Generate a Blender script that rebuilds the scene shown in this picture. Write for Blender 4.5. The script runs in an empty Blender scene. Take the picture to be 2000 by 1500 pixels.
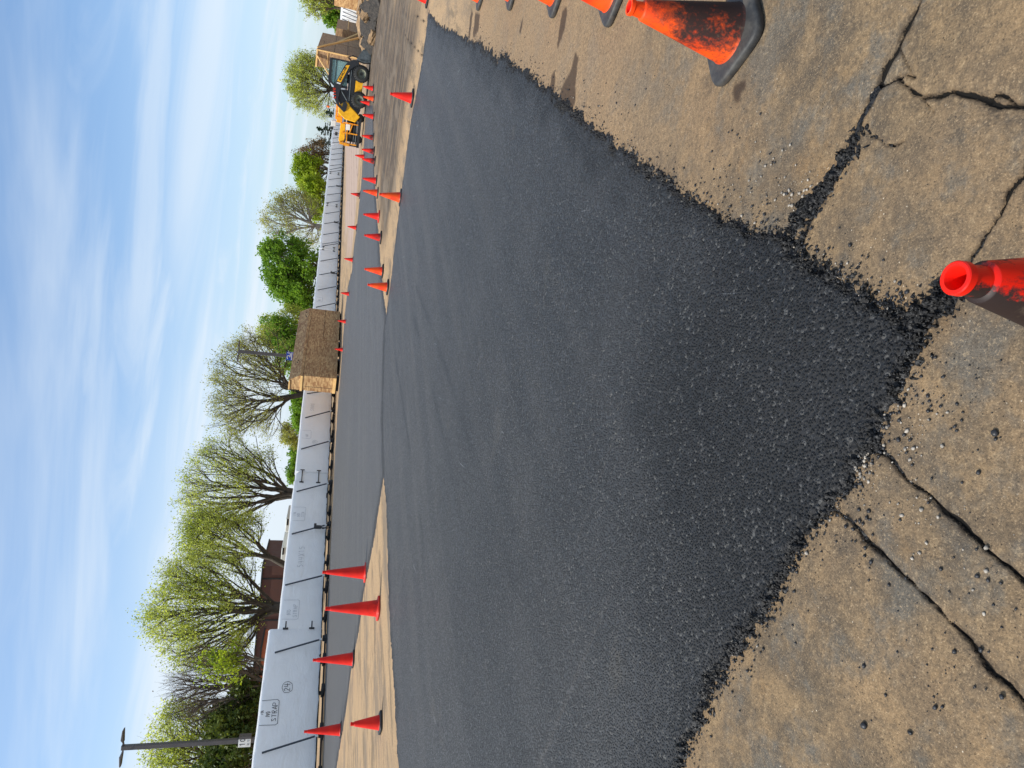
import bpy, bmesh, math, random
import numpy as np
from mathutils import Matrix, Vector
random.seed(7); RNG = np.random.default_rng(11)
SC = bpy.context.scene; COL = SC.collection

# ------------------------------------------------------------------ camera
FPX = 1320.0; CH = 1.45; ROLL = math.radians(5.14); HV = 611.0
TH = math.atan((1000 - HV) / FPX * math.cos(ROLL))
cF = np.array([0, math.cos(TH), -math.sin(TH)]); r0 = np.array([1., 0, 0]); u0 = np.array([0, math.sin(TH), math.cos(TH)])
cR = math.cos(ROLL) * r0 + math.sin(ROLL) * u0; cU = -math.sin(ROLL) * r0 + math.cos(ROLL) * u0
cam = bpy.data.cameras.new('camera'); cam.sensor_width = 36; cam.lens = FPX / 2000 * 36
cam.clip_end = 3000; cam.clip_start = 0.05
camo = bpy.data.objects.new('camera', cam); COL.objects.link(camo)
m = Matrix.Identity(4)
for i in range(3):
    m[i][0] = -cU[i]; m[i][1] = cR[i]; m[i][2] = -cF[i]
m[2][3] = CH
camo.matrix_world = m; SC.camera = camo

# ------------------------------------------------------------------ sun, sky, exposure
SUN_AZ = math.radians(100); SUN_EL = math.radians(52)          # azimuth counted left of straight ahead
sv = Vector((-math.sin(SUN_AZ) * math.cos(SUN_EL), math.cos(SUN_AZ) * math.cos(SUN_EL), math.sin(SUN_EL)))
sl = bpy.data.lights.new('sun', 'SUN'); sl.energy = 4.2; sl.angle = math.radians(0.55); sl.color = (1, .95, .86)
so = bpy.data.objects.new('sun', sl); COL.objects.link(so); so.rotation_euler = sv.to_track_quat('Z', 'Y').to_euler()
SC.view_settings.view_transform = 'Standard'; SC.view_settings.look = 'None'
SC.view_settings.exposure = 0.25; SC.view_settings.gamma = 1
W = bpy.data.worlds.new('World'); SC.world = W; W.use_nodes = True
nt = W.node_tree; N = nt.nodes; L = nt.links
bg = N['Background']; bg.inputs[1].default_value = 0.13
sky = N.new('ShaderNodeTexSky'); sky.sky_type = 'NISHITA'; sky.sun_disc = False
sky.sun_elevation = SUN_EL; sky.sun_rotation = math.atan2(sv.x, sv.y); sky.air_density = 1.0; sky.dust_density = 1.2; sky.ozone_density = 1.6
def wn(t, **k):
    n = N.new(t)
    for a, b in k.items(): setattr(n, a, b)
    return n
def wmath(op, a, b=None, c=None):
    n = N.new('ShaderNodeMath'); n.operation = op
    for i, q in enumerate((a, b, c)):
        if q is None: continue
        if isinstance(q, (int, float)): n.inputs[i].default_value = q
        else: L.new(q, n.inputs[i])
    return n.outputs[0]
tc = wn('ShaderNodeTexCoord'); sep = wn('ShaderNodeSeparateXYZ'); L.new(tc.outputs['Generated'], sep.inputs[0])
zc = wmath('MAXIMUM', sep.outputs[2], 0.02); zz = wmath('ADD', zc, 0.10)
pxx = wmath('DIVIDE', sep.outputs[0], zz); pyy = wmath('DIVIDE', sep.outputs[1], zz)
cb = wn('ShaderNodeCombineXYZ'); L.new(pxx, cb.inputs[0]); L.new(pyy, cb.inputs[1])
def cloud(rot, sx, sy, scale, lo, hi, seed, dist=.6, rough=.55):
    mp = wn('ShaderNodeMapping'); mp.inputs['Rotation'].default_value = (0, 0, math.radians(rot)); mp.inputs['Scale'].default_value = (sx, sy, 1)
    mp.inputs['Location'].default_value = (seed, seed * .37, seed * 1.3); L.new(cb.outputs[0], mp.inputs[0])
    no = wn('ShaderNodeTexNoise'); no.inputs['Scale'].default_value = scale; no.inputs['Detail'].default_value = 6; no.inputs['Roughness'].default_value = rough
    no.inputs['Distortion'].default_value = dist; L.new(mp.outputs[0], no.inputs['Vector'])
    mr = wn('ShaderNodeMapRange'); mr.interpolation_type = 'SMOOTHSTEP'; mr.inputs['From Min'].default_value = lo; mr.inputs['From Max'].default_value = hi
    L.new(no.outputs[0], mr.inputs[0]); return mr.outputs[0]
c1 = cloud(-9, .26, .62, 1.10, .45, .70, 3.1, 1.1, .52)
c2 = cloud(-13, .36, .90, 1.5, .47, .73, 8.7, 1.2, .55)
c3 = cloud(6, .5, .6, .5, .38, .68, 5.2, .2, .4)               # broad veil patches
left = wn('ShaderNodeMapRange'); left.interpolation_type = 'SMOOTHSTEP'
for k, v in (('From Min', .30), ('From Max', -.50), ('To Min', .15), ('To Max', 1.0)): left.inputs[k].default_value = v
L.new(sep.outputs[0], left.inputs[0])
cl = wmath('MAXIMUM', wmath('MULTIPLY', c1, .46), wmath('MULTIPLY', c2, .34))
cl = wmath('ADD', cl, wmath('MULTIPLY', wmath('MULTIPLY', c3, left.outputs[0]), .52))
cl = wmath('ADD', cl, wmath('MULTIPLY', left.outputs[0], .12))
hz = wn('ShaderNodeMapRange'); hz.interpolation_type = 'SMOOTHSTEP'
for k, v in (('From Min', .36), ('From Max', .0), ('To Min', 0), ('To Max', .52)): hz.inputs[k].default_value = v
L.new(sep.outputs[2], hz.inputs[0])
cl = wmath('MINIMUM', wmath('ADD', cl, hz.outputs[0]), .93)
mx = wn('ShaderNodeMix', data_type='RGBA'); L.new(cl, mx.inputs['Factor'])
tint = wn('ShaderNodeMix', data_type='RGBA', blend_type='MULTIPLY'); tint.inputs['Factor'].default_value = 1
L.new(sky.outputs[0], tint.inputs['A']); tint.inputs['B'].default_value = (.80, 1.04, 1.21, 1)
L.new(tint.outputs['Result'], mx.inputs['A']); mx.inputs['B'].default_value = (5.3, 5.9, 6.5, 1)
L.new(mx.outputs['Result'], bg.inputs[0])

# ------------------------------------------------------------------ helpers
def ray(x, y): return cF + cR * ((1500 - y) - 750) / FPX + cU * (1000 - x) / FPX
def gp(x, y, z=0.0):                    # photo pixel -> point on the plane at height z
    d = ray(x, y); return np.array([0, 0, CH]) + d * ((z - CH) / d[2])
def at(x, y, Y):                        # photo pixel -> point at depth Y
    d = ray(x, y); return np.array([0, 0, CH]) + d * (Y / d[1])
FD = np.array([0.50848, 0.86107]); FN = np.array([FD[1], -FD[0]]); FA = np.array([-14.01, 24.31])
def fp(s, n=0., z=0.):                  # point along the white wall: s metres along, n metres out towards the camera
    p = FA + FD * s + FN * n; return Vector((p[0], p[1], z))

def tag(o, label=None, cat=None, group=None, kind=None):
    if label: o['label'] = label
    if cat: o['category'] = cat
    if group: o['group'] = group
    if kind: o['kind'] = kind
    return o
def thing(name, label, cat, loc=(0, 0, 0), rz=0., group=None):
    o = bpy.data.objects.new(name, None); COL.objects.link(o); o.empty_display_size = .2
    o.location = loc; o.rotation_euler = (0, 0, rz); return tag(o, label, cat, group)
def link(name, me, mat=None, parent=None, smooth=False):
    if mat is not None:
        for q in (mat if isinstance(mat, (list, tuple)) else [mat]): me.materials.append(q)
    if smooth:
        me.polygons.foreach_set('use_smooth', np.ones(len(me.polygons), dtype=bool))
    o = bpy.data.objects.new(name, me); COL.objects.link(o)
    if parent: o.parent = parent
    return o
def npmesh(name, v, f):                 # v (n,3); f (m,k)
    me = bpy.data.meshes.new(name); v = np.asarray(v, np.float32); f = np.asarray(f, np.int32)
    k = f.shape[1]
    me.vertices.add(len(v)); me.vertices.foreach_set('co', v.ravel())
    me.loops.add(f.size); me.loops.foreach_set('vertex_index', f.ravel())
    me.polygons.add(len(f)); me.polygons.foreach_set('loop_start', np.arange(0, f.size, k, dtype=np.int32))
    me.update(calc_edges=True); return me

class MB:                               # collects shapes, links them as one mesh
    def __init__(s): s.v = []; s.f = []
    def add(s, vs, fs):
        b = len(s.v); s.v += [tuple(p) for p in vs]; s.f += [tuple(i + b for i in f) for f in fs]; return s
    def box(s, c, d, M=None, bev=0.0):
        hx, hy, hz_ = d[0] / 2, d[1] / 2, d[2] / 2
        if bev <= 0:
            vs = [Vector((x * hx, y * hy, z * hz_)) for x in (-1, 1) for y in (-1, 1) for z in (-1, 1)]
            fs = [(0, 1, 3, 2), (4, 6, 7, 5), (0, 4, 5, 1), (2, 3, 7, 6), (0, 2, 6, 4), (1, 5, 7, 3)]
        else:
            bm = bmesh.new(); bmesh.ops.create_cube(bm, size=1)
            for q in bm.verts: q.co = Vector((q.co.x * d[0], q.co.y * d[1], q.co.z * d[2]))
            bmesh.ops.bevel(bm, geom=bm.edges[:], offset=bev, segments=2, affect='EDGES', profile=.5)
            bm.verts.index_update(); vs = [q.co.copy() for q in bm.verts]; fs = [tuple(q.index for q in f.verts) for f in bm.faces]; bm.free()
        c = Vector(c); vs = [(M @ q if M else q) + c for q in vs]
        return s.add(vs, fs)
    def bar(s, a, b, w, h=None, up=(0, 0, 1)):
        a = Vector(a); b = Vector(b); d = b - a; h = h or w; x = d.normalized(); up = Vector(up)
        if abs(x.dot(up)) > .97: up = Vector((0, 1, 0)) if abs(x.y) < .9 else Vector((1, 0, 0))
        y = up.cross(x).normalized(); z = x.cross(y)
        M = Matrix((x, y, z)).transposed()
        return s.box((a + b) / 2, (d.length, w, h), M)
    def tube(s, pts, r, n=8, cap=True):
        pts = [Vector(p) for p in pts]; rr = r if isinstance(r, (list, tuple)) else [r] * len(pts)
        vs = []; fs = []; pn = None
        for i, p in enumerate(pts):
            t = (pts[min(i + 1, len(pts) - 1)] - pts[max(i - 1, 0)]).normalized()
            if pn is None: pn = t.orthogonal().normalized()
            pn = (pn - t * pn.dot(t)); pn = pn.normalized() if pn.length > 1e-6 else t.orthogonal().normalized()
            q = t.cross(pn)
            for k in range(n):
                a = 2 * math.pi * k / n; vs.append(p + (pn * math.cos(a) + q * math.sin(a)) * rr[i])
        for i in range(len(pts) - 1):
            for k in range(n): fs.append((i * n + k, i * n + (k + 1) % n, (i + 1) * n + (k + 1) % n, (i + 1) * n + k))
        if cap: fs += [tuple(range(n))[::-1], tuple(range((len(pts) - 1) * n, len(pts) * n))]
        return s.add(vs, fs)
    def lathe(s, prof, n=32, M=None, close=False):
        vs = []; fs = []
        for r, z in prof:
            for k in range(n):
                a = 2 * math.pi * k / n; q = Vector((r * math.cos(a), r * math.sin(a), z)); vs.append(M @ q if M else q)
        m_ = len(prof)
        for i in range(m_ - 1 + (1 if close else 0)):
            j = (i + 1) % m_
            for k in range(n): fs.append((i * n + k, i * n + (k + 1) % n, j * n + (k + 1) % n, j * n + k))
        if not close:
            for i, fl in ((0, True), (m_ - 1, False)):
                if prof[i][0] > 1e-5: fs.append(tuple(range(i * n, (i + 1) * n))[::-1] if fl else tuple(range(i * n, (i + 1) * n)))
        return s.add(vs, fs)
    def prism(s, poly, y0, y1, M=None):  # poly of (x,z) extruded along y
        n = len(poly); vs = [Vector((x, y0, z)) for x, z in poly] + [Vector((x, y1, z)) for x, z in poly]
        if M: vs = [M @ q for q in vs]
        fs = [tuple(range(n)), tuple(range(n, 2 * n))[::-1]] + [(i, i + n, (i + 1) % n + n, (i + 1) % n) for i in range(n)]
        return s.add(vs, fs)
    def build(s, name, mat, parent=None, smooth=False, bevel=0., fix=True):
        me = bpy.data.meshes.new(name); me.from_pydata(s.v, [], s.f)
        if fix:
            bm = bmesh.new(); bm.from_mesh(me); bmesh.ops.recalc_face_normals(bm, faces=bm.faces)
            if bevel > 0:
                ed = [e for e in bm.edges if len(e.link_faces) == 2 and e.calc_face_angle(0) > .6]
                bmesh.ops.bevel(bm, geom=ed, offset=bevel, segments=2, affect='EDGES', profile=.5)
            bm.to_mesh(me); bm.free()
        o = link(name, me, mat, parent, smooth)
        if smooth: me.set_sharp_from_angle(angle=math.radians(40))
        return o
def copy_tree(o, parent=None):
    c = o.copy(); COL.objects.link(c); c.parent = parent
    for ch in list(o.children): copy_tree(ch, c)
    return c

# numpy noise
def _h(i, j, s):
    n = (i * 374761393 + j * 668265263 + s * 974634777) & 0xffffffff
    n = ((n ^ (n >> 13)) * 1274126177) & 0xffffffff
    return ((n ^ (n >> 16)) & 0xffff) / 65535.0
def vnoise(x, y, sc, seed=0):
    x = x * sc; y = y * sc; i = np.floor(x).astype(np.int64); j = np.floor(y).astype(np.int64); fx = x - i; fy = y - j
    fx = fx * fx * (3 - 2 * fx); fy = fy * fy * (3 - 2 * fy)
    a = _h(i, j, seed); b = _h(i + 1, j, seed); c = _h(i, j + 1, seed); d = _h(i + 1, j + 1, seed)
    return (a * (1 - fx) + b * fx) * (1 - fy) + (c * (1 - fx) + d * fx) * fy - .5
def fbm(x, y, sc, o=4, seed=0, g=.5):
    t = 0; a = 1.
    for k in range(o): t = t + a * vnoise(x, y, sc * 2 ** k, seed + k); a *= g
    return t
def seg_dist(x, y, pts, closed=False):
    d = np.full(x.shape, 1e9); n = len(pts)
    for i in range(n if closed else n - 1):
        ax, ay = pts[i]; bx, by = pts[(i + 1) % n]; dx, dy = bx - ax, by - ay; l = dx * dx + dy * dy + 1e-12
        t = np.clip(((x - ax) * dx + (y - ay) * dy) / l, 0, 1)
        d = np.minimum(d, (x - ax - t * dx) ** 2 + (y - ay - t * dy) ** 2)
    return np.sqrt(d)
def inside(x, y, pts):
    r = np.zeros(x.shape, bool); n = len(pts); j = n - 1
    for i in range(n):
        xi, yi = pts[i]; xj, yj = pts[j]
        c = ((yi > y) != (yj > y)) & (x < (xj - xi) * (y - yi) / ((yj - yi) + 1e-12) + xi); r ^= c; j = i
    return r
def sdf(x, y, pts): return np.where(inside(x, y, pts), 1, -1) * seg_dist(x, y, pts, True)
def sstep(a, b, x): t = np.clip((x - a) / (b - a), 0, 1); return t * t * (3 - 2 * t)

# ------------------------------------------------------------------ materials
class NB:
    def __init__(s, name):
        s.m = bpy.data.materials.new(name); s.m.use_nodes = True; s.t = s.m.node_tree; s.n = s.t.nodes; s.l = s.t.links
        s.p = s.n['Principled BSDF']; s.out = s.n['Material Output']; s.tc = None
    def co(s, w='Object'):
        if not s.tc: s.tc = s.n.new('ShaderNodeTexCoord')
        return s.tc.outputs[w]
    def sock(s, v, i):
        if hasattr(v, 'links') or hasattr(v, 'is_linked'): s.l.new(v, i)
        else:
            if isinstance(v, (tuple, list)) and len(v) == 3 and i.type == 'RGBA': v = (*v, 1)
            i.default_value = v
    def set(s, **k):
        for a, b in k.items(): s.sock(b, s.p.inputs[a.replace('_', ' ')])
        return s
    def mapv(s, scale=(1, 1, 1), rot=(0, 0, 0), loc=(0, 0, 0), vec=None):
        v = vec or s.co()
        if any(rot):
            q = s.n.new('ShaderNodeMapping'); q.inputs['Rotation'].default_value = rot; s.l.new(v, q.inputs[0]); v = q.outputs[0]
        n = s.n.new('ShaderNodeMapping'); n.inputs['Scale'].default_value = scale; n.inputs['Location'].default_value = loc
        s.l.new(v, n.inputs[0]); return n.outputs[0]
    def noise(s, sc, det=3, rough=.5, vec=None, dist=0, col=False):
        n = s.n.new('ShaderNodeTexNoise'); n.inputs['Scale'].default_value = sc; n.inputs['Detail'].default_value = det
        n.inputs['Roughness'].default_value = rough; n.inputs['Distortion'].default_value = dist
        s.l.new(vec or s.co(), n.inputs['Vector']); return n.outputs['Color' if col else 0]
    def vor(s, sc, feat='F1', out='Distance', vec=None):
        n = s.n.new('ShaderNodeTexVoronoi'); n.feature = feat; n.inputs['Scale'].default_value = sc
        s.l.new(vec or s.co(), n.inputs['Vector']); return n.outputs[out]
    def rng(s, v, a, b, c=0., d=1., smooth=True):
        n = s.n.new('ShaderNodeMapRange'); n.interpolation_type = 'SMOOTHSTEP' if smooth else 'LINEAR'
        for k, q in zip(('From Min', 'From Max', 'To Min', 'To Max'), (a, b, c, d)): n.inputs[k].default_value = q
        s.l.new(v, n.inputs[0]); return n.outputs[0]
    def math(s, op, a, b=0., c=0.):
        n = s.n.new('ShaderNodeMath'); n.operation = op
        for i, q in enumerate((a, b, c)): s.sock(q, n.inputs[i])
        return n.outputs[0]
    def mix(s, f, a, b, bt='MIX'):
        n = s.n.new('ShaderNodeMix'); n.data_type = 'RGBA'; n.blend_type = bt
        s.sock(f, n.inputs['Factor']); s.sock(a, n.inputs['A']); s.sock(b, n.inputs['B']); return n.outputs['Result']
    def attr(s, name, ch=None):
        n = s.n.new('ShaderNodeAttribute'); n.attribute_name = name
        if ch is None: return n.outputs['Fac']
        q = s.n.new('ShaderNodeSeparateColor'); s.l.new(n.outputs['Color'], q.inputs[0]); return q.outputs[ch]
    def sepx(s, i, vec=None):
        n = s.n.new('ShaderNodeSeparateXYZ'); s.l.new(vec or s.co(), n.inputs[0]); return n.outputs[i]
    def bump(s, h, strength=.5, dist=.01, prev=None):
        n = s.n.new('ShaderNodeBump'); n.inputs['Strength'].default_value = strength; n.inputs['Distance'].default_value = dist
        s.l.new(h, n.inputs['Height'])
        if prev is not None: s.l.new(prev, n.inputs['Normal'])
        return n.outputs[0]
    def rnd(s): n = s.n.new('ShaderNodeObjectInfo'); return n.outputs['Random']
def hexc(r, g, b):
    f = lambda c: (c / 255 / 12.92) if c <= 10.3 else (((c / 255) + .055) / 1.055) ** 2.4
    return (f(r), f(g), f(b))
def simple(name, col, rough=.5, metal=0., vary=.12, sc=6., bump=0., spec=.5):
    b = NB(name); n = b.noise(sc, 4, .6)
    c = b.mix(b.rng(n, .3, .7), tuple(x * (1 - vary) for x in col), tuple(min(1, x * (1 + vary)) for x in col))
    b.set(Base_Color=c, Roughness=b.rng(n, .3, .7, max(rough - .08, 0), min(1, rough + .08)), Metallic=metal, Specular_IOR_Level=spec)
    if bump: b.set(Normal=b.bump(b.noise(sc * 8, 3), bump, .005))
    return b.m
def osb_mat(name, grey_mix=0.):
    b = NB(name); v = b.mapv((1, 1, 1))
    v1 = b.mapv((4.5, 4.5, 15)); v2 = b.mapv((12, 12, 30), loc=(3, 7, 1))
    a = b.vor(1., 'F1', 'Color', v1); c = b.vor(1., 'F1', 'Color', v2)
    sep1 = b.n.new('ShaderNodeSeparateColor'); b.l.new(a, sep1.inputs[0]); sep2 = b.n.new('ShaderNodeSeparateColor'); b.l.new(c, sep2.inputs[0])
    col = b.mix(sep1.outputs[0], hexc(150, 104, 58), hexc(232, 192, 132))
    col = b.mix(b.math('MULTIPLY', sep2.outputs[1], .45), col, hexc(150, 100, 52))
    dk = b.rng(b.vor(1., 'F1', 'Distance', b.mapv((1.1, 1.1, 4.5), loc=(1, 5, 2))), .03, .15, 1, 0)
    col = b.mix(b.math('MULTIPLY', dk, .6), col, hexc(74, 46, 24))
    big = b.noise(.7, 3)
    col = b.mix(b.rng(big, .35, .65, 0, .28), col, hexc(140, 104, 66))
    if grey_mix: col = b.mix(grey_mix, col, hexc(122, 104, 90))
    b.set(Base_Color=col, Roughness=.75, Normal=b.bump(sep1.outputs[0], .25, .004)); return b.m
M = {}
M['osb'] = osb_mat('osb_board', .15); M['osb_grey'] = osb_mat('greyer_osb_board', .5)  # second board: same flakes, mixed further towards grey
M['lumber'] = simple('pale_lumber', hexc(226, 184, 120), .7, vary=.1, sc=4, bump=.15)
M['black'] = simple('black_rubber', (.016, .016, .018), .6, vary=.25, sc=30, bump=.15)
M['steel_black'] = simple('black_steel', (.02, .021, .024), .38, vary=.2, sc=14)
M['strut'] = simple('dark_pole', (.035, .045, .06), .45, vary=.15, sc=10)
M['yellow'] = simple('yellow_paint', hexc(246, 176, 18), .40, vary=.16, sc=7)
M['orange_paint'] = simple('orange_paint', hexc(236, 152, 20), .42, vary=.25, sc=9)
M['white_paint'] = simple('white_paint', (.74, .74, .70), .5, vary=.05)
M['grey_steel'] = simple('grey_steel', (.10, .115, .12), .5, metal=.3, vary=.25, sc=9, bump=.1)
M['bronze'] = simple('bronze_pole', (.085, .075, .072), .45, vary=.12, sc=3)
M['ink'] = simple('marker_ink', (.05, .055, .07), .7)
M['ink_faint'] = simple('faded_marker_ink', (.50, .51, .54), .7)
M['blue_sign'] = simple('blue_sign', hexc(16, 60, 165), .5)
M['brick'] = simple('brown_panel', hexc(90, 58, 47), .8, vary=.1, sc=2.)
M['brickorange'] = simple('orange_brick', hexc(170, 96, 66), .8, vary=.1, sc=2.)
M['dark'] = simple('dark_gap', (.015, .014, .013), .8)
M['tyre'] = simple('tyre_rubber', (.022, .022, .020), .75, vary=.3, sc=20, bump=.2)
M['rim'] = simple('dusty_rim', (.15, .155, .11), .6, vary=.3, sc=12)
M['red_decal'] = simple('red_decal', hexc(230, 60, 20), .4)
g_ = NB('cab_glass'); g_.set(Base_Color=(.42, .62, .60), Roughness=.08, Transmission_Weight=.55, IOR=1.3, Alpha=1.0); M['glass'] = g_.m
b = NB('amber_lens'); b.set(Base_Color=hexc(220, 100, 10), Roughness=.2); M['amber'] = b.m

# white shrink sheeting: faint panel overlaps, creases and smudges
b = NB('white_sheeting'); v = b.co()
smu = b.noise(1.3, 5, .6); cre = b.noise(1., 5, .65, b.mapv((.8, .8, 2.2)), .8)
col = b.mix(b.rng(smu, .42, .72, 0, .35), (.90, .90, .89), (.72, .74, .77))
b.set(Base_Color=col, Roughness=.42, Specular_IOR_Level=.4, Normal=b.bump(cre, .6, .10, b.bump(b.noise(14, 3), .12, .01)))
tr = b.n.new('ShaderNodeBsdfTranslucent'); tr.inputs[0].default_value = (.85, .88, .92, 1)
ms = b.n.new('ShaderNodeMixShader'); ms.inputs[0].default_value = .34
b.l.new(b.p.outputs[0], ms.inputs[1]); b.l.new(tr.outputs[0], ms.inputs[2]); b.l.new(ms.outputs[0], b.out.inputs[0]); M['sheet'] = b.m

# ------------------------------------------------------------------ ground outlines (photo pixels dropped on the ground)
def gl(pts): return [tuple(gp(x, y)[:2]) for x, y in pts]
MAIN = gl([(838, 27), (826, 120), (812, 195), (803, 240), (797, 285), (790, 340), (783, 390), (776, 450), (770, 500), (764, 555), (757, 605), (752, 640), (748, 800), (750, 925),
 (757, 1000), (760, 1150), (766, 1267), (772, 1348), (776, 1430), (780, 1500), (788, 1700), (900, 1950), (1150, 1850), (1280, 1640), (1310, 1545),
 (1330, 1499), (1345, 1450), (1358, 1420), (1375, 1390), (1385, 1350), (1400, 1320), (1420, 1295), (1435, 1270), (1450, 1250), (1470, 1220), (1490, 1195), (1505, 1175), (1525, 1137), (1530, 1122), (1545, 1095), (1562, 1065), (1575, 1040),
 (1605, 1022), (1625, 982), (1650, 957), (1662, 935), (1670, 905), (1690, 885), (1712, 870), (1715, 850), (1720, 825), (1740, 795), (1755, 775), (1762, 750), (1765, 742), (1775, 720), (1795, 685), (1793, 660), (1772, 632), (1745, 622), (1717, 607), (1690, 590), (1660, 557),
 (1632, 545), (1605, 528), (1575, 515), (1557, 508), (1548, 475), (1540, 457), (1500, 460), (1480, 468), (1450, 445), (1420, 435), (1380, 410), (1345, 388), (1320, 370), (1290, 350), (1257, 330), (1230, 302), (1202, 287), (1192, 270), (1180, 270), (1157, 250), (1125, 225), (1087, 192), (1070, 175),
 (1040, 154), (1017, 140), (995, 123), (988, 110), (969, 118), (950, 102), (935, 87), (920, 84), (902, 73), (890, 64), (875, 60), (863, 52), (850, 42), (842, 34)])
STRIP = gl([(632, 1499), (637, 1300), (640, 1200), (645, 1100), (650, 1000), (654, 900), (660, 800), (668, 700), (673.5, 620), (680, 560), (688, 530), (692, 480), (697, 450), (703, 390), (707, 350), (710, 300), (713, 250), (715, 205),
 (728, 208), (729, 250), (730, 310), (731, 350), (735, 400), (738, 450), (742, 510), (748, 570), (754, 615), (752, 640), (748, 800), (750, 925), (731, 1050), (711, 1150), (700.5, 1232), (685, 1313), (674, 1395), (657, 1500), (640, 1620), (626, 1620)])
FILL = [(gl([(1545, 470), (1551, 447), (1568, 415), (1590, 390), (1610, 372)]), .016), (gl([(1775, 640), (1800, 618), (1828, 598), (1850, 582)]), .017), (gl([(1600, 384), (1640, 325), (1665, 280)]), .010)]
JOINTS = [(gl([(1840, -90), (1795, 0), (1770, 50), (1747, 95), (1730, 127), (1705, 185), (1672, 247), (1645, 312), (1615, 370), (1582, 425), (1560, 480)]), .0075),
 (gl([(2070, 220), (2000, 342), (1982, 362), (1972, 375), (1955, 415), (1925, 457), (1915, 480), (1897, 497), (1892, 512), (1850, 585), (1800, 650)]), .006),
 (gl([(1610, 975), (1627, 992), (1655, 1012), (1675, 1035), (1700, 1065), (1725, 1085), (1750, 1112), (1762, 1125), (1787, 1145), (1820, 1177), (1850, 1215), (1892, 1250), (1915, 1285), (1937, 1315), (1965, 1335), (1987, 1360), (2000, 1375), (2100, 1470)]), .008),
 (gl([(1700, 875), (1717, 885), (1735, 895), (1755, 915), (1772, 937), (1800, 957), (1825, 982), (1845, 1005), (1870, 1020), (1900, 1047), (1920, 1070), (1950, 1100), (1975, 1122), (1997, 1140), (2110, 1225)]), .0065),
 (gl([(1705, 180), (1717, 170), (1747, 157), (1765, 147), (1782, 150)]), .004),
 (gl([(1747, 157), (1772, 172), (1783, 183), (1797, 192), (1825, 185), (1857, 178), (1887, 187), (1920, 200), (1957, 207), (1997, 210), (2080, 205)]), .006),
 (gl([(1797, 192), (1805, 204), (1814, 209), (1825, 216)]), .0022), (gl([(1922, 198), (1933, 187), (1950, 186), (1966, 190), (1980, 204)]), .003),
 (gl([(1672, 249), (1690, 259), (1707, 270), (1714, 277), (1722, 282), (1735, 279), (1745, 282), (1765, 272)]), .0035),
 (gl([(1750, 102), (1760, 115), (1773, 138)]), .0016),
 (gl([(790, 69), (808, 90), (826, 110)]), .012), (gl([(808, 26), (822, 37), (834, 46)]), .012)]
def s4(ox, oy, k, pts): return gl([(ox + a * k, oy + b_ * k) for a, b_ in pts])
STAINS = [s4(1050, 0, .25, [(225, 40), (235, 100), (205, 240), (155, 395), (150, 370), (170, 200), (190, 100)]),
 s4(1050, 0, .25, [(295, 405), (318, 440), (302, 600), (290, 800), (270, 860), (200, 840), (155, 780), (215, 620), (255, 555)]),
 s4(1050, 0, .25, [(138, 535), (128, 720), (92, 725), (108, 600)]),
 s4(1050, 0, .25, [(1628, 580), (1635, 680), (1605, 720), (1590, 800), (1560, 825), (1530, 790), (1522, 700), (1545, 650), (1610, 620)]),
 s4(860, 0, .19, [(358, 120), (408, 140), (388, 330), (340, 390), (333, 340), (350, 260)]), s4(860, 0, .19, [(322, 100), (334, 140), (302, 410), (288, 395), (305, 200)]),
 s4(860, 0, .19, [(853, 175), (848, 250), (827, 360), (813, 335), (830, 240)]), s4(860, 0, .19, [(412, 350), (425, 370), (410, 430), (392, 420)]), s4(860, 0, .19, [(1810, 330), (1816, 360), (1800, 410), (1795, 380)])]
DARKZ = gl([(716, -60), (716, 200), (733, 330), (738, 420), (748, 470), (770, 400), (785, 300), (800, 200), (822, 60), (832, -60)])
PINK = gl([(675, 480), (675, 240), (678, 120), (704, 120), (704, 240), (700, 330), (694, 420), (688, 480)])

TT0, TT1 = math.radians(-64), math.radians(64)
def polar(q, rmin, rmax, t0, t1):
    nr = int(math.log(rmax / rmin) / q); na = int((t1 - t0) / q)
    return rmin * np.exp(np.linspace(0, math.log(rmax / rmin), nr)), np.linspace(t0, t1, na)
def gridfaces(nr, na):
    i = np.arange(nr - 1)[:, None] * na; j = np.arange(na - 1)[None, :]
    a = (i + j).ravel(); return np.stack([a, a + 1, a + na + 1, a + na], 1)

# concrete ground: one sheet to the horizon, fine near the camera
QG = .0036
rf, tf = polar(QG, .62, 55, TT0, TT1)
rr_ = np.concatenate([[.02, .2, .4, .55], rf, np.exp(np.linspace(math.log(56), math.log(1600), 90))])
tt = np.concatenate([np.linspace(-math.pi, TT0, 24)[:-1], tf, np.linspace(TT1, math.pi, 24)[1:]])
R_, T_ = np.meshgrid(rr_, tt, indexing='ij'); gx = (R_ * np.sin(T_)).ravel(); gy = (R_ * np.cos(T_)).ravel()
near = (R_.ravel() < 60)
wob = lambda x, y: (x + .012 * fbm(x, y, 14, 3, 31), y + .012 * fbm(x, y, 14, 3, 57))
gz = np.zeros_like(gx); crack = np.ones_like(gx); stain = np.zeros_like(gx); pink = np.zeros_like(gx); dz = np.zeros_like(gx)
idx = np.where(near)[0]; X = gx[idx]; Y_ = gy[idx]
wx, wy = wob(X, Y_)
z = .0016 * fbm(X, Y_, 22, 4, 3) + .006 * fbm(X, Y_, .7, 3, 9)
ck = np.ones_like(X)
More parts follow.
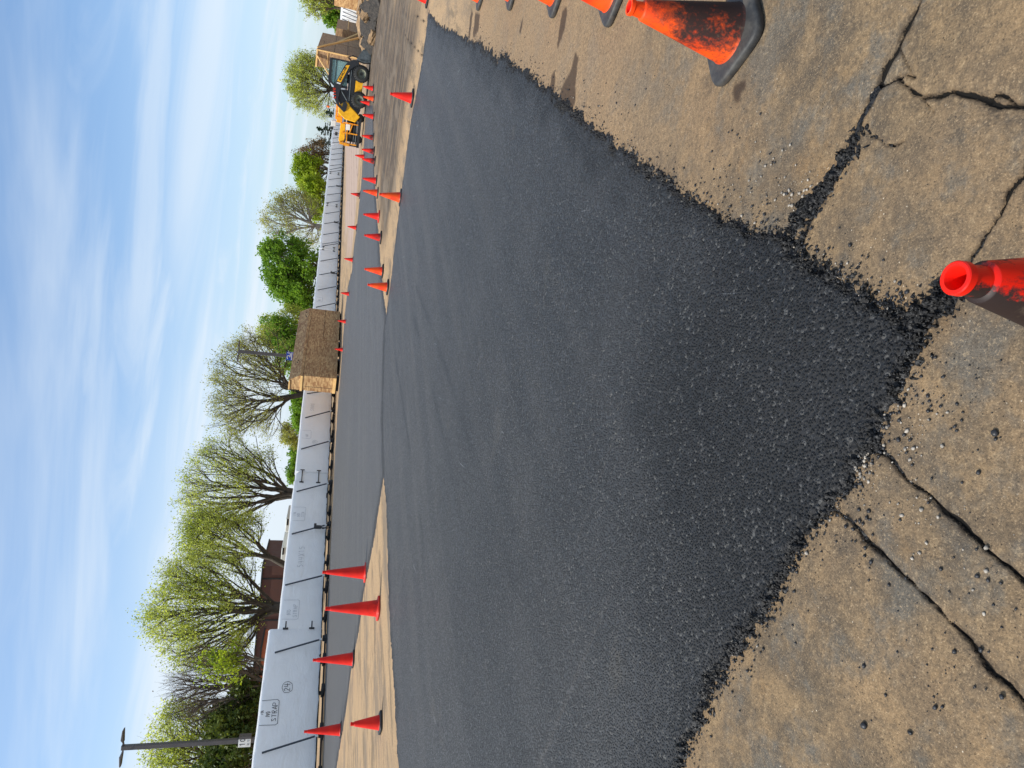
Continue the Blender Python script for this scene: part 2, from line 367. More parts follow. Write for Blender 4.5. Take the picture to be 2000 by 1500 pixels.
for pts, w in JOINTS:
    mnx = min(p[0] for p in pts) - .3; mxx = max(p[0] for p in pts) + .3; mny = min(p[1] for p in pts) - .3; mxy = max(p[1] for p in pts) + .3
    s_ = np.where((X > mnx) & (X < mxx) & (Y_ > mny) & (Y_ < mxy))[0]
    if not len(s_): continue
    d = seg_dist(wx[s_], wy[s_], pts); ww = w * .72 * (1 + 1.1 * vnoise(X[s_], Y_[s_], 9, 77) + .9 * vnoise(X[s_], Y_[s_], 34, 78))
    q_ = d / np.maximum(ww, .0008); k = 1 - sstep(.5, 1.3, q_); ck[s_] = np.minimum(ck[s_], np.clip(q_ / 4, 0, 1))
    z[s_] -= k * .011 + .004 * np.exp(-(d / .03) ** 2)
st = np.zeros_like(X)
for p in STAINS:
    cx = sum(q[0] for q in p) / len(p); cy = sum(q[1] for q in p) / len(p)
    s_ = np.where((abs(X - cx) < 1.5) & (abs(Y_ - cy) < 2))[0]; sd = sdf(X[s_], Y_[s_], p) + .02 * fbm(X[s_], Y_[s_], 25, 3, 5)
    st[s_] = np.maximum(st[s_], sstep(-.006, .012, sd))
gz[idx] = z; crack[idx] = ck; stain[idx] = st
dz[idx] = sstep(-.8, 1.2, sdf(X, Y_, DARKZ) + 1.1 * fbm(X, Y_, .5, 3, 17))
pk = sdf(gx, gy, PINK); pink[:] = sstep(-1.0, 1.2, pk + 1.5 * fbm(gx, gy, .3, 3, 4))
me = npmesh('ground', np.stack([gx, gy, gz], 1), gridfaces(len(rr_), len(tt)))
def colattr(me, name, a, b_, c, d):
    at_ = me.color_attributes.new(name, 'FLOAT_COLOR', 'POINT'); at_.data.foreach_set('color', np.stack([a, b_, c, d], 1).astype(np.float32).ravel())
colattr(me, 'wear', stain, crack, pink, np.ones_like(gx)); colattr(me, 'zone', dz, dz * 0, dz * 0, np.ones_like(gx))
b = NB('worn_concrete')
n1 = b.noise(.9, 5, .6); n2 = b.noise(6, 6, .66); n3 = b.noise(45, 4, .75); n4 = b.noise(170, 3, .8)
col = b.mix(b.rng(n2, .36, .64), hexc(90, 77, 61), hexc(137, 113, 82))
col = b.mix(b.rng(n1, .42, .64, 0, .6), col, hexc(148, 120, 87))
grey = b.rng(b.noise(2.6, 6, .7, b.mapv((1, 1, 1), loc=(4, 2, 0))), .49, .63)
col = b.mix(b.math('MULTIPLY', grey, .8), col, hexc(92, 91, 86))
rust = b.rng(b.noise(3.1, 6, .72, b.mapv((1, 1, 1), loc=(9, 1, 0))), .55, .70, 0, .5); col = b.mix(rust, col, hexc(140, 107, 66))
blot = b.rng(b.noise(3.4, 7, .76, b.mapv((1, 1, 1), loc=(1, 8, 3))), .54, .70, 0, .72); col = b.mix(blot, col, hexc(62, 56, 50)); soft = b.rng(b.noise(1.1, 4, .6, b.mapv((1, 1, 1), loc=(7, 3, 1))), .42, .66, 0, .42); col = b.mix(soft, col, hexc(86, 78, 68))
tanz = b.rng(b.sepx(1), 1.7, 4.5, 0, .62); col = b.mix(tanz, col, hexc(158, 130, 98)); tz2 = b.rng(b.sepx(1), 6, 10, 0, .8); col = b.mix(tz2, col, hexc(190, 158, 119))
col = b.mix(b.rng(n3, .47, .62, 0, .46), col, hexc(70, 61, 50)); col = b.mix(b.rng(n3, .45, .32, 0, .28), col, hexc(186, 162, 126))
col = b.mix(b.rng(n4, .54, .66, 0, .60), col, hexc(48, 42, 36)); col = b.mix(b.rng(n4, .44, .33, 0, .45), col, hexc(196, 170, 134))
pit = b.rng(b.math('ADD', b.vor(62), b.math('MULTIPLY', b.math('SUBTRACT', n4, .5), .25)), .05, .15, 1, 0); pm = b.rng(b.noise(7, 3), .48, .58); pit = b.math('MULTIPLY', pit, pm); col = b.mix(b.math('MULTIPLY', pit, .85), col, hexc(36, 32, 28))
chip = b.rng(b.vor(48, vec=b.mapv((1, 1, 1), loc=(3.3, 1.7, 0))), .05, .12, 1, 0); chip = b.math('MULTIPLY', chip, b.rng(b.noise(5, 3, vec=b.mapv((1, 1, 1), loc=(2, 9, 0))), .52, .60)); col = b.mix(b.math('MULTIPLY', chip, .8), col, hexc(214, 200, 178))
zn = b.attr('zone', 0); stv = b.mapv((2.2, .30, 1), rot=(0, 0, math.radians(-66)))
stq = b.noise(1.4, 6, .7, stv); col = b.mix(b.math('MULTIPLY', zn, b.rng(stq, .36, .56, .55, .97)), col, hexc(62, 54, 49))
stv2 = b.mapv((2.4, .55, 1), rot=(0, 0, math.radians(32))); far_st = b.rng(b.noise(1.1, 6, .74, stv2), .50, .62, 0, .65)
fa = b.rng(b.sepx(1), 5, 10); col = b.mix(b.math('MULTIPLY', far_st, fa), col, hexc(88, 78, 64)); pat = b.rng(b.noise(.8, 6, .72, b.mapv((1.6, .5, 1), rot=(0, 0, math.radians(30)), loc=(3, 1, 0))), .47, .64, 0, .8); col = b.mix(b.math('MULTIPLY', pat, fa), col, hexc(120, 106, 90))
pkk = b.attr('wear', 2); nn = b.n.new('ShaderNodeVectorMath'); nn.operation = 'DOT_PRODUCT'; b.l.new(b.co(), nn.inputs[0]); nn.inputs[1].default_value = (FN[0], FN[1], 0)
seam = b.math('FRACT', b.math('MULTIPLY', b.math('ADD', nn.outputs['Value'], b.rng(b.noise(.15, 3), 0, 1, -.5, .5)), .62)); seam = b.rng(seam, .0, .13, 1, 0)
pcol = b.mix(b.math('MULTIPLY', seam, .75), hexc(172, 150, 136), hexc(100, 82, 72)); col = b.mix(pkk, col, pcol)
col = b.mix(.15, col, hexc(104, 96, 87)); col = b.mix(b.math('MULTIPLY', b.attr('wear', 0), b.rng(n3, .3, .7, .88, .70)), col, hexc(52, 40, 34))
cq = b.math('ADD', b.math('MULTIPLY', b.attr('wear', 1), 4.), b.math('ADD', b.math('MULTIPLY', b.math('SUBTRACT', b.noise(120, 4, .7), .5), 1.8), b.math('MULTIPLY', b.math('SUBTRACT', b.noise(32, 4, .7), .5), 2.2)))
grime = b.math('MULTIPLY', b.rng(cq, 3.6, 1.0), b.rng(b.noise(30, 4, .7), .42, .58, .1, .75)); col = b.mix(grime, col, hexc(40, 33, 27))
crk = b.rng(cq, 1.05, .72); col = b.mix(crk, col, (.008, .007, .006))
hb = b.bump(n4, .5, .003, b.bump(n3, .6, .010)); hb = b.bump(b.math('MULTIPLY', pit, -1.), .6, .006, hb); hb = b.bump(b.math('MULTIPLY', crk, -1.), .8, .02, hb)
b.set(Base_Color=col, Roughness=.9, Specular_IOR_Level=.2, Normal=hb)
ground = link('ground', me, b.m, smooth=True); tag(ground, kind='structure')

# asphalt: raised patches with ragged, crumbling edges
b = NB('fresh_asphalt'); agg = b.n.new('ShaderNodeTexVoronoi'); agg.inputs['Scale'].default_value = 95; b.l.new(b.co(), agg.inputs['Vector'])
sp = b.n.new('ShaderNodeSeparateColor'); b.l.new(agg.outputs['Color'], sp.inputs[0])
fine = b.noise(240, 3, .7); clump = b.noise(26, 4, .6); big = b.noise(.9, 5, .6)
col = b.mix(b.rng(sp.outputs[0], .2, 1.), (.005, .0053, .006), (.028, .0285, .031))
col = b.mix(b.rng(sp.outputs[1], .955, .975, 0, .8), col, (.15, .145, .13))
col = b.mix(b.rng(clump, .5, .7, 0, .5), col, (.018, .018, .020)); col = b.mix(b.rng(big, .40, .66, 0, .45), col, (.042, .041, .041))
tn = b.rng(b.noise(1.3, 5, .7), .58, .74, 0, .38); col = b.mix(tn, col, (.10, .085, .062))
paleness = b.attr('paleness'); trk = b.noise(1.0, 5, .6, b.mapv((2.4, .09, 1), rot=(0, 0, math.radians(37))))
col = b.mix(b.math('MULTIPLY', paleness, .9), col, (.088, .084, .084)); col = b.mix(b.math('MULTIPLY', b.rng(trk, .48, .60), b.math('ADD', b.math('MULTIPLY', paleness, .40), .03)), col, (.125, .115, .105))
trd = b.rng(b.noise(1.3, 4, .6, b.mapv((2.6, .07, 1), rot=(0, 0, math.radians(33)), loc=(4, 1, 0))), .60, .70, 0, .4); col = b.mix(trd, col, (.030, .031, .034))
lap = b.rng(b.noise(1., 3, .6, b.mapv((9, .035, 1), rot=(0, 0, math.radians(-60)))), .62, .70, 0, .22); col = b.mix(lap, col, (.13, .115, .10)); scr = b.rng(b.noise(1., 2, .4, b.mapv((45, 1.5, 1), rot=(0, 0, math.radians(5)), loc=(2, 7, 0))), .75, .79, 0, .6); col = b.mix(scr, col, (.36, .38, .40))
dome = b.rng(agg.outputs['Distance'], .0, .62, 1, 0); crs = b.attr('coarse'); col = b.mix(b.math('MULTIPLY', b.attr('track'), .55), col, (.012, .012, .013)); col = b.mix(b.math('MULTIPLY', crs, .62), col, b.mix(b.rng(sp.outputs[1], .90, .96, 0, .5), (.004, .004, .0045), (.10, .10, .10)))
hb = b.bump(dome, 1., .013, b.bump(clump, .5, .012)); hb = b.bump(fine, .5, .003, hb)
b.set(Base_Color=col, Roughness=b.rng(sp.outputs[2], 0, 1, .45, .72), Specular_IOR_Level=b.rng(crs, 0, 1, .5, .34), Normal=hb); M['asphalt'] = b.m
TRACKS = [gl([(790, 560), (822, 660), (850, 770), (880, 900), (920, 1090), (965, 1280), (1012, 1430), (1045, 1520)]), gl([(775, 700), (800, 860), (830, 1060), (862, 1260), (900, 1450), (915, 1520)]), gl([(800, 520), (845, 640), (895, 780), (950, 960), (1010, 1150)])]
def asphalt(name, poly, q, rmin, rmax, t0, t1, paleness, thick, zb, fills=()):
    r, t = polar(q, rmin, rmax, t0, t1); Rr, Tt = np.meshgrid(r, t, indexing='ij'); x = (Rr * np.sin(Tt)).ravel(); y = (Rr * np.cos(Tt)).ravel(); Rv = Rr.ravel()
    sd = sdf(x, y, poly)
    for p, w in fills: sd = np.maximum(sd, w * (1 + .8 * vnoise(x, y, 28, 3)) - seg_dist(x, y, p))
    sc = np.clip(Rv / 2.2, .7, 3.)
    e = sd + .030 * sc * fbm(x, y, 11, 3, 21) + .024 * fbm(x, y, 46, 3, 5) * sc
    lump = fbm(x, y, 60, 3, 44)
    # loose crumbs just outside the edge poke through the concrete
    z = zb + thick * sstep(-.012, .03, e) - .012 * (1 - sstep(-.03, .004, e)) + np.where(e < .06, .006, .0022) * lump * np.clip(4. / Rv, 0, 1) ** 2
    z += .028 * sstep(.10, .30, vnoise(x, y, 115, 6)) * sstep(-.07, .01, sd + .06 * vnoise(x, y, 4, 8)) * (e < .012) * np.clip(5. / Rv, .3, 1)
    keep = sd > -.14; f = gridfaces(len(r), len(t)); f = f[keep[f].any(1)]
    used = np.unique(f); mp = np.full(len(x), -1, np.int32); mp[used] = np.arange(len(used))
    me = npmesh(name, np.stack([x, y, z], 1)[used], mp[f]); a = me.attributes.new('paleness', 'FLOAT', 'POINT')
    a.data.foreach_set('value', (paleness + .42 * sstep(3.5, 13, Rv[used]) * (1 - paleness)).astype(np.float32))  # colour gets paler with distance from the camera foot
    xs, ys = x[used], y[used]; tip = 1 - sstep(.5, 2.4, np.hypot(xs - .15, ys - 1.45) + .8 * fbm(xs, ys, 1.6, 3, 71)); edge_ = .8 * (1 - sstep(.02, .35, sd[used] + .25 * fbm(xs, ys, 3, 3, 72)))
    tk = np.zeros_like(xs)
    for ln in TRACKS: tk = np.maximum(tk, (1 - sstep(.0, .11, seg_dist(xs, ys, ln) + .04 * fbm(xs, ys, 2.5, 3, 73))) * sstep(-.25, .2, fbm(xs, ys, .9, 2, 74)))
    t_ = me.attributes.new('track', 'FLOAT', 'POINT'); t_.data.foreach_set('value', tk.astype(np.float32))
    c_ = me.attributes.new('coarse', 'FLOAT', 'POINT'); c_.data.foreach_set('value', np.maximum(tip, edge_).astype(np.float32))
    o = link(name, me, M['asphalt'], smooth=True); tag(o, kind='structure'); return o
asphalt('asphalt_patch', MAIN, .0024, 1.05, 17.5, math.radians(-60), math.radians(40), .06, .014, .003, FILL)
asphalt('asphalt_strip', STRIP, .0042, 13, 60, math.radians(-36), math.radians(26), .72, .012, .0075)

# loose grit: crumbs of asphalt and pale gravel round the edge
ico = bmesh.new(); bmesh.ops.create_icosphere(ico, subdivisions=1, radius=1); ico.verts.index_update()
IV = np.array([q.co[:] for q in ico.verts]); IF = np.array([[q.index for q in f.verts] for f in ico.faces]); ico.free()
def grit(name, n, mat, smin, smax, spread, extra=None, seed=0, maxr=9):
    rg = np.random.default_rng(seed); V = []; Fs = []; k = 0; P_ = np.array(MAIN); E = []
    for i in range(len(P_)):
        a, c = P_[i], P_[(i + 1) % len(P_)]
        if min(np.hypot(*a), np.hypot(*c)) < maxr and 24 <= i: E.append((a, c, np.hypot(*(c - a)) / (np.hypot(*a) ** .8 + .2)))
    w = np.array([e[2] for e in E]); w /= w.sum(); pts = []
    for _ in range(n):
        a, c, _w = E[rg.choice(len(E), p=w)]; t = rg.random(); p = a + (c - a) * t; pts.append(p + rg.normal(0, spread * (.4 + rg.random() * 1.2), 2) * min(1.6, .4 + np.hypot(*p) / 4))
    if extra: pts += [np.array(gp(x, y)[:2]) + rg.normal(0, sg, 2) for x, y, cnt, sg in extra for _ in range(cnt)]
    for p in pts:
        s = smin + (smax - smin) * rg.random() ** 3
        v = IV * (1 + .7 * (rg.random(IV.shape) - .5)) * np.array([s * (.8 + .6 * rg.random()), s, s * (.55 + .3 * rg.random())])
        a = rg.random() * 6.28; v = np.stack([v[:, 0] * math.cos(a) - v[:, 1] * math.sin(a), v[:, 0] * math.sin(a) + v[:, 1] * math.cos(a), v[:, 2] + s * .45], 1) + [p[0], p[1], .002]
        V.append(v); Fs.append(IF + k); k += len(IV)
    o = link(name, npmesh(name, np.concatenate(V), np.concatenate(Fs)), mat); tag(o, kind='stuff'); return o
M['crumb'] = simple('asphalt_crumb', (.018, .018, .020), .5, vary=.4, sc=60); M['pebble'] = simple('pale_pebble', (.30, .265, .22), .75, vary=.5, sc=90)
tag(grit('asphalt_crumbs', 4200, M['crumb'], .0014, .0062, .045, [(1700, 612, 130, .035), (1745, 604, 110, .03), (1650, 548, 80, .035), (1830, 590, 60, .012), (1790, 800, 60, .07), (1860, 1200, 45, .12), (1950, 1250, 25, .08), (1770, 1350, 30, .14), (1900, 780, 40, .10), (1480, 430, 60, .09), (1430, 330, 60, .14), (1250, 240, 60, .3), (1660, 940, 60, .03), (1680, 1040, 40, .05)], 3),
    'black asphalt crumbs scattered along the ragged edge of the patch', 'crumbs')
tag(grit('loose_gravel', 300, M['pebble'], .0015, .0060, .035, [(1780, 860, 40, .05), (1700, 620, 25, .05), (1640, 560, 45, .035), (1690, 910, 40, .03), (1790, 1000, 25, .06), (1880, 1080, 14, .08), (1560, 390, 50, .04), (1500, 360, 50, .08)], 4),
    'pale loose gravel scattered beside the asphalt edge', 'gravel')
for (x, y, s, lab) in ((1946, 846, .0085, 'dark round pebble alone on the concrete between the two slab cracks and the frame edge'), (1690, 1417, .009, 'dark angular pebble on bare concrete near the front left corner')):
    p = gp(x, y); bm = bmesh.new(); bmesh.ops.create_icosphere(bm, subdivisions=2, radius=s)
    for q in bm.verts: q.co *= 1 + .22 * (random.random() - .5); q.co.z *= .8
    me = bpy.data.meshes.new('pebble'); bm.to_mesh(me); bm.free(); o = link('pebble', me, M['crumb'], smooth=True); o.location = (p[0], p[1], s * .6); tag(o, lab, 'pebble')
#@@OBJECTS@@
# ------------------------------------------------------------------ stroke lettering
GL = {'I': [[(0, 0), (0, 1)]], 'N': [[(0, 0), (0, 1), (.6, 0), (.6, 1)]], 'O': [[(.3, 0), (.05, .25), (.05, .75), (.3, 1), (.55, .75), (.55, .25), (.3, 0)]], '0': [[(.3, 0), (.05, .25), (.05, .75), (.3, 1), (.55, .75), (.55, .25), (.3, 0)]],
 'S': [[(.55, .88), (.3, 1), (.05, .8), (.15, .58), (.45, .45), (.55, .2), (.3, 0), (.0, .12)]], 'T': [[(0, 1), (.6, 1)], [(.3, 1), (.3, 0)]], 'R': [[(0, 0), (0, 1), (.45, .95), (.5, .7), (.4, .52), (0, .5)], [(.2, .5), (.55, 0)]],
 'A': [[(0, 0), (.3, 1), (.6, 0)], [(.12, .38), (.48, .38)]], 'P': [[(0, 0), (0, 1), (.45, .97), (.52, .72), (.42, .5), (0, .48)]], '2': [[(.05, .8), (.25, 1), (.5, .85), (.5, .65), (.05, 0), (.58, .02)]], '4': [[(.1, 1), (.05, .45), (.6, .45)], [(.48, .95), (.46, 0)]],
 '5': [[(.55, 1), (.1, 1), (.08, .58), (.35, .62), (.55, .4), (.45, .08), (.05, .03)]], 'H': [[(0, 0), (0, 1)], [(.55, 0), (.55, 1)], [(0, .5), (.55, .5)]], 'K': [[(0, 0), (0, 1)], [(.55, 1), (0, .45), (.55, 0)]], 'X': [[(0, 0), (.55, 1)], [(0, 1), (.55, 0)]], '1': [[(.15, .8), (.3, 1), (.3, 0)]], '8': [[(.3, .5), (.08, .72), (.3, 1), (.52, .72), (.3, .5), (.04, .25), (.3, 0), (.56, .25), (.3, .5)]],
 'E': [[(.55, 1), (0, 1), (0, 0), (.55, 0)], [(0, .5), (.45, .5)]], 'W': [[(0, 1), (.18, 0), (.35, .7), (.52, 0), (.7, 1)]], 'L': [[(0, 1), (0, 0), (.5, 0)]], 'D': [[(0, 0), (0, 1), (.35, .95), (.58, .6), (.55, .3), (.35, .03), (0, 0)]], 'C': [[(.55, .85), (.3, 1), (.05, .7), (.05, .3), (.3, 0), (.55, .15)]], ' ': [], '/': [[(0, 0), (.5, 1)]], 'U': [[(0, 1), (0, .2), (.3, 0), (.55, .2), (.55, 1)]]}
def strokes(lines, org, ux, uz, w, thick=.004, jit=0., nrm=None):     # ribbons on a surface: org + u*ux + v*uz
    mb = MB(); n = nrm or Vector(ux).cross(Vector(uz)).normalized()
    for ln in lines:
        pts = [Vector(org) + Vector(ux) * (p[0] + random.uniform(-jit, jit)) + Vector(uz) * (p[1] + random.uniform(-jit, jit)) for p in ln]
        for a, c in zip(pts[:-1], pts[1:]):
            d = (c - a); e = d.normalized() * w * .4; mb.bar(a - e, c + e, w, thick, up=n)
    return mb
def word(t, h, x0=0., y0=0., gap=.3, asp=1.):
    out = []; x = x0
    for ch in t:
        for ln in GL[ch]: out.append([(x + p[0] * h * asp, y0 + p[1] * h) for p in ln])
        x += (.6 + gap) * h * asp if ch != ' ' else .5 * h * asp
    return out

# ------------------------------------------------------------------ traffic cones
def cone_mat(name, base, deep, amount, zf, zs, rough=.5, side=0., streak=0):
    b = NB(name); z = b.sepx(2); n = b.noise(9, 5, .65, b.mapv((1.6, 1.6, .35)) if streak else None); sp_ = b.noise(70, 3, .75)
    col = b.mix(b.rng(b.noise(5, 3), .3, .7), base, deep)
    t = b.math('ADD', b.rng(z, zf + zs, zf - zs, -.25, .40), b.math('MULTIPLY', b.math('SUBTRACT', n, .5), 1.15))
    if side: t = b.math('ADD', t, b.math('ADD', b.math('MULTIPLY', b.sepx(0), side[0]), b.math('MULTIPLY', b.sepx(1), side[1])))
    t = b.math('ADD', t, b.math('MULTIPLY', b.math('SUBTRACT', sp_, .5), .75)); k = b.math('MULTIPLY', b.rng(t, -.10, .50), amount)
    if streak:
        t2 = b.math('ADD', n, b.math('ADD', b.math('MULTIPLY', b.sepx(0), -2.4), b.math('MULTIPLY', b.sepx(1), 2.7))); t2 = b.math('ADD', t2, b.math('MULTIPLY', b.math('SUBTRACT', sp_, .5), .35))
        k = b.math('MULTIPLY', b.math('MULTIPLY', b.rng(t2, .30, .46), amount), b.rng(z, .447, .438))
    col = b.mix(k, col, (.020, .017, .015)); dust = b.rng(b.noise(22, 4, .7), .6, .74, 0, .35); col = b.mix(b.math('MULTIPLY', dust, amount), col, (.20, .15, .10))
    b.set(Base_Color=col, Roughness=b.math('ADD', b.math('MULTIPLY', k, .25), rough), Specular_IOR_Level=.4, Subsurface_Weight=.0)
    tr = b.n.new('ShaderNodeBsdfTranslucent'); b.l.new(col, tr.inputs[0]); ms = b.n.new('ShaderNodeMixShader'); ms.inputs[0].default_value = .22
    b.l.new(b.p.outputs[0], ms.inputs[1]); b.l.new(tr.outputs[0], ms.inputs[2]); b.l.new(ms.outputs[0], b.out.inputs[0]); return b.m
RED = hexc(246, 40, 16); DRED = hexc(226, 26, 12); ORG = hexc(255, 92, 12)
M['cone_red'] = cone_mat('cone_red', RED, DRED, .25, -.2, .2); M['cone_org'] = cone_mat('cone_orange', ORG, RED, .55, -.10, .25)
M['cone_smudge'] = cone_mat('cone_smudged', RED, DRED, .55, .06, .35); M['cone_tip'] = cone_mat('cone_dark_tip', RED, DRED, .0, 0, .1)
M['cone_dirty'] = cone_mat('cone_grimy', RED, DRED, .85, .16, .22); M['cone_halfblack'] = cone_mat('cone_half_black', RED, DRED, .96, .17, .07)
M['cone_tar'] = cone_mat('cone_tarred', ORG, hexc(255, 70, 8), .98, .37, .15, side=(1.5, -2.2)); M['cone_tarred_all'] = cone_mat('cone_blackened', hexc(255, 40, 12), DRED, .99, .95, .10, .30, side=(-3.0, 1.5), streak=1)
b = NB('cone_base_rubber'); n = b.noise(16, 5, .7); col = b.mix(b.rng(n, .35, .7), (.022, .022, .023), (.062, .058, .052)); col = b.mix(b.rng(b.noise(5, 4, .6), .55, .75, 0, .6), col, (.14, .11, .08))
b.set(Base_Color=col, Roughness=.62, Normal=b.bump(b.noise(120, 3), .3, .002)); M['cone_base'] = b.m
M['cone_base_black'] = simple('black_cone_base', (.012, .012, .013), .6, vary=.3, sc=20)
M['cone_base_red'] = simple('red_cone_base', hexc(196, 44, 24), .5, vary=.15, sc=9)
M['cone_inside'] = simple('cone_inside', hexc(235, 26, 8), .5, vary=.2, sc=20)
def cone_body(h, rb, rt, n=40, collar=True):
    w = .005; mb = MB()
    if h < .6: out = [(rb + .012, .034), (rb + .002, .04), (rb - .002, .05)] + [(rb - .002 + (rt - rb + .002) * t, .05 + (h - .05) * t) for t in (.15, .3, .5, .7, .86)]
    else: out = [(rb + .02, .034), (rb + .003, .045), (rb - .002, .06)] + [(rb - .002 + (rt - rb + .002) * t, .06 + (h - .06) * t) for t in (.1, .3, .5, .7, .9)]
    if collar: rc = out[-1][0]; z = out[-1][1]; out += [(rc - .001, z + .002), (rt + .0035, z + .006), (rt + .0005, h - .026), (rt + .001, h - .018), (rt + .0045, h - .015)]
    out += [(rt + .004, h - .002), (rt + .002, h)]
    inn = [(rt - .004, h - .001), (rt - .006, h - .012), (rt - .004, h - .05)] + [(rt - .004 + (rb - rt) * t, h - .05 - (h - .06) * t) for t in (.5, 1.)]
    mb.lathe(out + inn, n, close=True); mb.inner = (len(out) + 0) * n; mb.nf = n; return mb
def cone_base(sz, th, rb):
    bm = bmesh.new(); k = 48; hs = sz / 2; cr = sz * .17; ring = []
    for i in range(k):
        a = 2 * math.pi * (i + .5) / k; ca, sa = math.cos(a), math.sin(a); e = 5.
        r = hs / ((abs(ca) ** e + abs(sa) ** e) ** (1 / e)); ring.append((ca * r, sa * r))
    def lay(s, z): return [bm.verts.new((x * s, y * s, z)) for x, y in ring]
    inner = [bm.verts.new((math.cos(2 * math.pi * (i + .5) / k) * (rb - .012), math.sin(2 * math.pi * (i + .5) / k) * (rb - .012), th + .006)) for i in range(k)]
    Ls = [inner, lay(.90, th + .002), lay(.965, th), lay(.99, th - .006), lay(1., th - .014), lay(.99, .006), lay(.965, .001)]
    for a, c in zip(Ls[:-1], Ls[1:]):
        for i in range(k): bm.faces.new((a[i], a[(i + 1) % k], c[(i + 1) % k], c[i]))
    bm.faces.new(Ls[-1]); bmesh.ops.recalc_face_normals(bm, faces=bm.faces); me = bpy.data.meshes.new('base'); bm.to_mesh(me); bm.free(); return me
PROTO = {}
def cone(kind, body, base, x, y, label, group, rz=None, xy=None, tilt=0.):
    key = (kind, body, base)
    p = xy if xy is not None else gp(x, y)[:2]
    if key in PROTO: t = copy_tree(PROTO[key])
    else:
        t = thing('traffic_cone', label, 'traffic cone')
        if kind == 'tall': cbm = cone_body(.91, .142, .030); bm_ = cone_base(.36, .036, .15)
        else: cbm = cone_body(.46, .108, .0245); bm_ = cone_base(.305, .034, .114)
        cbo = cbm.build('cone_body', [M[body], M['cone_inside']], t, True)
        for fi in range(cbm.inner, len(cbo.data.polygons)): cbo.data.polygons[fi].material_index = 1
        o = link('base', bm_, M[base], t, True); o.data.set_sharp_from_angle(angle=math.radians(50)); PROTO[key] = t
    t.location = (p[0], p[1], .002); t.rotation_euler = (0, tilt, random.uniform(0, 1.5) if rz is None else rz); tag(t, label, 'traffic cone', group); return t
GA = 'tall cones lined up on the left concrete wedge'; GB = 'short cones along the right edges of the asphalt'; GC = 'small far cones in front of the white wall'; GD = 'short cones on the right concrete slab'
cone('tall', 'cone_red', 'cone_base_red', 715, 1118, 'tall red cone with a reddish base, the farther of two with red bases', GA, .9)
cone('tall', 'cone_smudge', 'cone_base_red', 740.5, 1188, 'tall red cone with a grey smudge near its tip and a red base', GA, .8)
cone('tall', 'cone_red', 'cone_base_black', 691.5, 1287, 'tall red cone on a black base under the wall joint with two black brackets', GA, .7)
cone('tall', 'cone_red', 'cone_base_black', 667, 1425, 'tall red cone on a black base in front of the leftmost wall section', GA, .75)
cone('short', 'cone_red', 'cone_base_black', 745, 1411, 'short red cone alone on the tan concrete wedge, leftmost short cone', 'short cones on the left concrete wedge', .8)
cone('short', 'cone_red', 'cone_base_black', 807, 192, 'bright red short cone at the patch edge below the yellow skid steer', GB, .6)
cone('short', 'cone_org', 'cone_base_black', 784, 386, 'orange-red short cone right on the edge of the big patch, in front of another cone', GB, .5)
cone('short', 'cone_org', 'cone_base_black', 758.5, 561, 'short orange cone nearest the tip of the right concrete wedge', GB, .75)
cone('short', 'cone_org', 'cone_base_black', 748.5, 530, 'short orange cone on the right wedge just beyond the cone at its tip', GB, .45)
cone('short', 'cone_dirty', 'cone_base_black', 745, 464, 'grimy dark red short cone on the right wedge edge', GB, .8)
cone('short', 'cone_red', 'cone_base_red', 741, 423, 'clean red short cone beyond the grimy one on the wedge edge', GB, .6)
cone('short', 'cone_org', 'cone_base', 738.5, 377, 'short orange cone standing directly behind the cone on the big patch edge', GB, .7)
cone('short', 'cone_red', 'cone_base', 736, 353, 'short red-orange cone on the far strip edge, next beyond the pair that overlap', GB, .3)
cone('short', 'cone_halfblack', 'cone_base_black', 733, 315, 'short cone with a blackened foot beside a tiny farther cone', GB, .7)
cone('short', 'cone_halfblack', 'cone_base_black', 731.3, 296, 'short cone with blackened lower half near the trailing machine', GB, .4)
cone('short', 'cone_halfblack', 'cone_base', 730.3, 269, 'short red cone with dark lower body just left of the orange machine rear', GB, .8)
cone('short', 'cone_red', 'cone_base_black', 730.6, 228, 'short red cone in front of the machine carried behind the skid steer', GB, .6)
cone('short', 'cone_org', 'cone_base_black', 731, 193, 'short orange cone in front of the skid steer rear wheel', GB, .7)
cone('short', 'cone_red', 'cone_base_black', 730, 173, 'short red cone between the two wheels of the skid steer', GB, .5)
cone('short', 'cone_red', 'cone_base_black', 723, 202, 'short red cone overlapping the skid steer rear tyre, farther than its neighbour', GB, .5)
cone('short', 'cone_red', 'cone_base', 712.5, 306.5, 'tiny red cone across the strip from the cone with a blackened foot', GC, .5)
cone('short', 'cone_halfblack', 'cone_base_black', 703.5, 381, 'tiny cone with black lower half on the pinkish far pavement', GC, .5)
cone('short', 'cone_red', 'cone_base', 697, 445, 'tiny red cone on the strip edge below the pale tall tree', GC, .5)
cone('short', 'cone_red', 'cone_base_black', 690, 507.5, 'tiny red cone before the bracketed wall joint right of the wide crate', GC, .5)
cone('short', 'cone_red', 'cone_base', 682.8, 574, 'tiny red cone in front of the white wall just right of the wide plywood crate', GC, .5)
cone('short', 'cone_red', 'cone_base', 676.3, 628, 'tiny red cone in front of the right part of the wide plywood crate', GC, .5)
cone('short', 'cone_red', 'cone_base', 670.5, 683, 'tiny red cone in front of the middle of the wide plywood crate', GC, .5)
cone('short', 'cone_red', 'cone_base_red', 709, 74, 'bright red cone behind the rubble heap against the tall plywood crate', 'cones beyond the rubble heap', .5, xy=at(708, 74, 47)[:2])
cone('short', 'cone_org', 'cone_base_red', 705, 55, 'small orange cone behind the rubble heap at the end of the low plywood crate', 'cones beyond the rubble heap', .5, xy=at(705, 55, 56)[:2])
cone('short', 'cone_red', 'cone_base_black', 836.5, -4, 'bright red cone at the far right corner of the patch, cut by the frame', GD, .55)
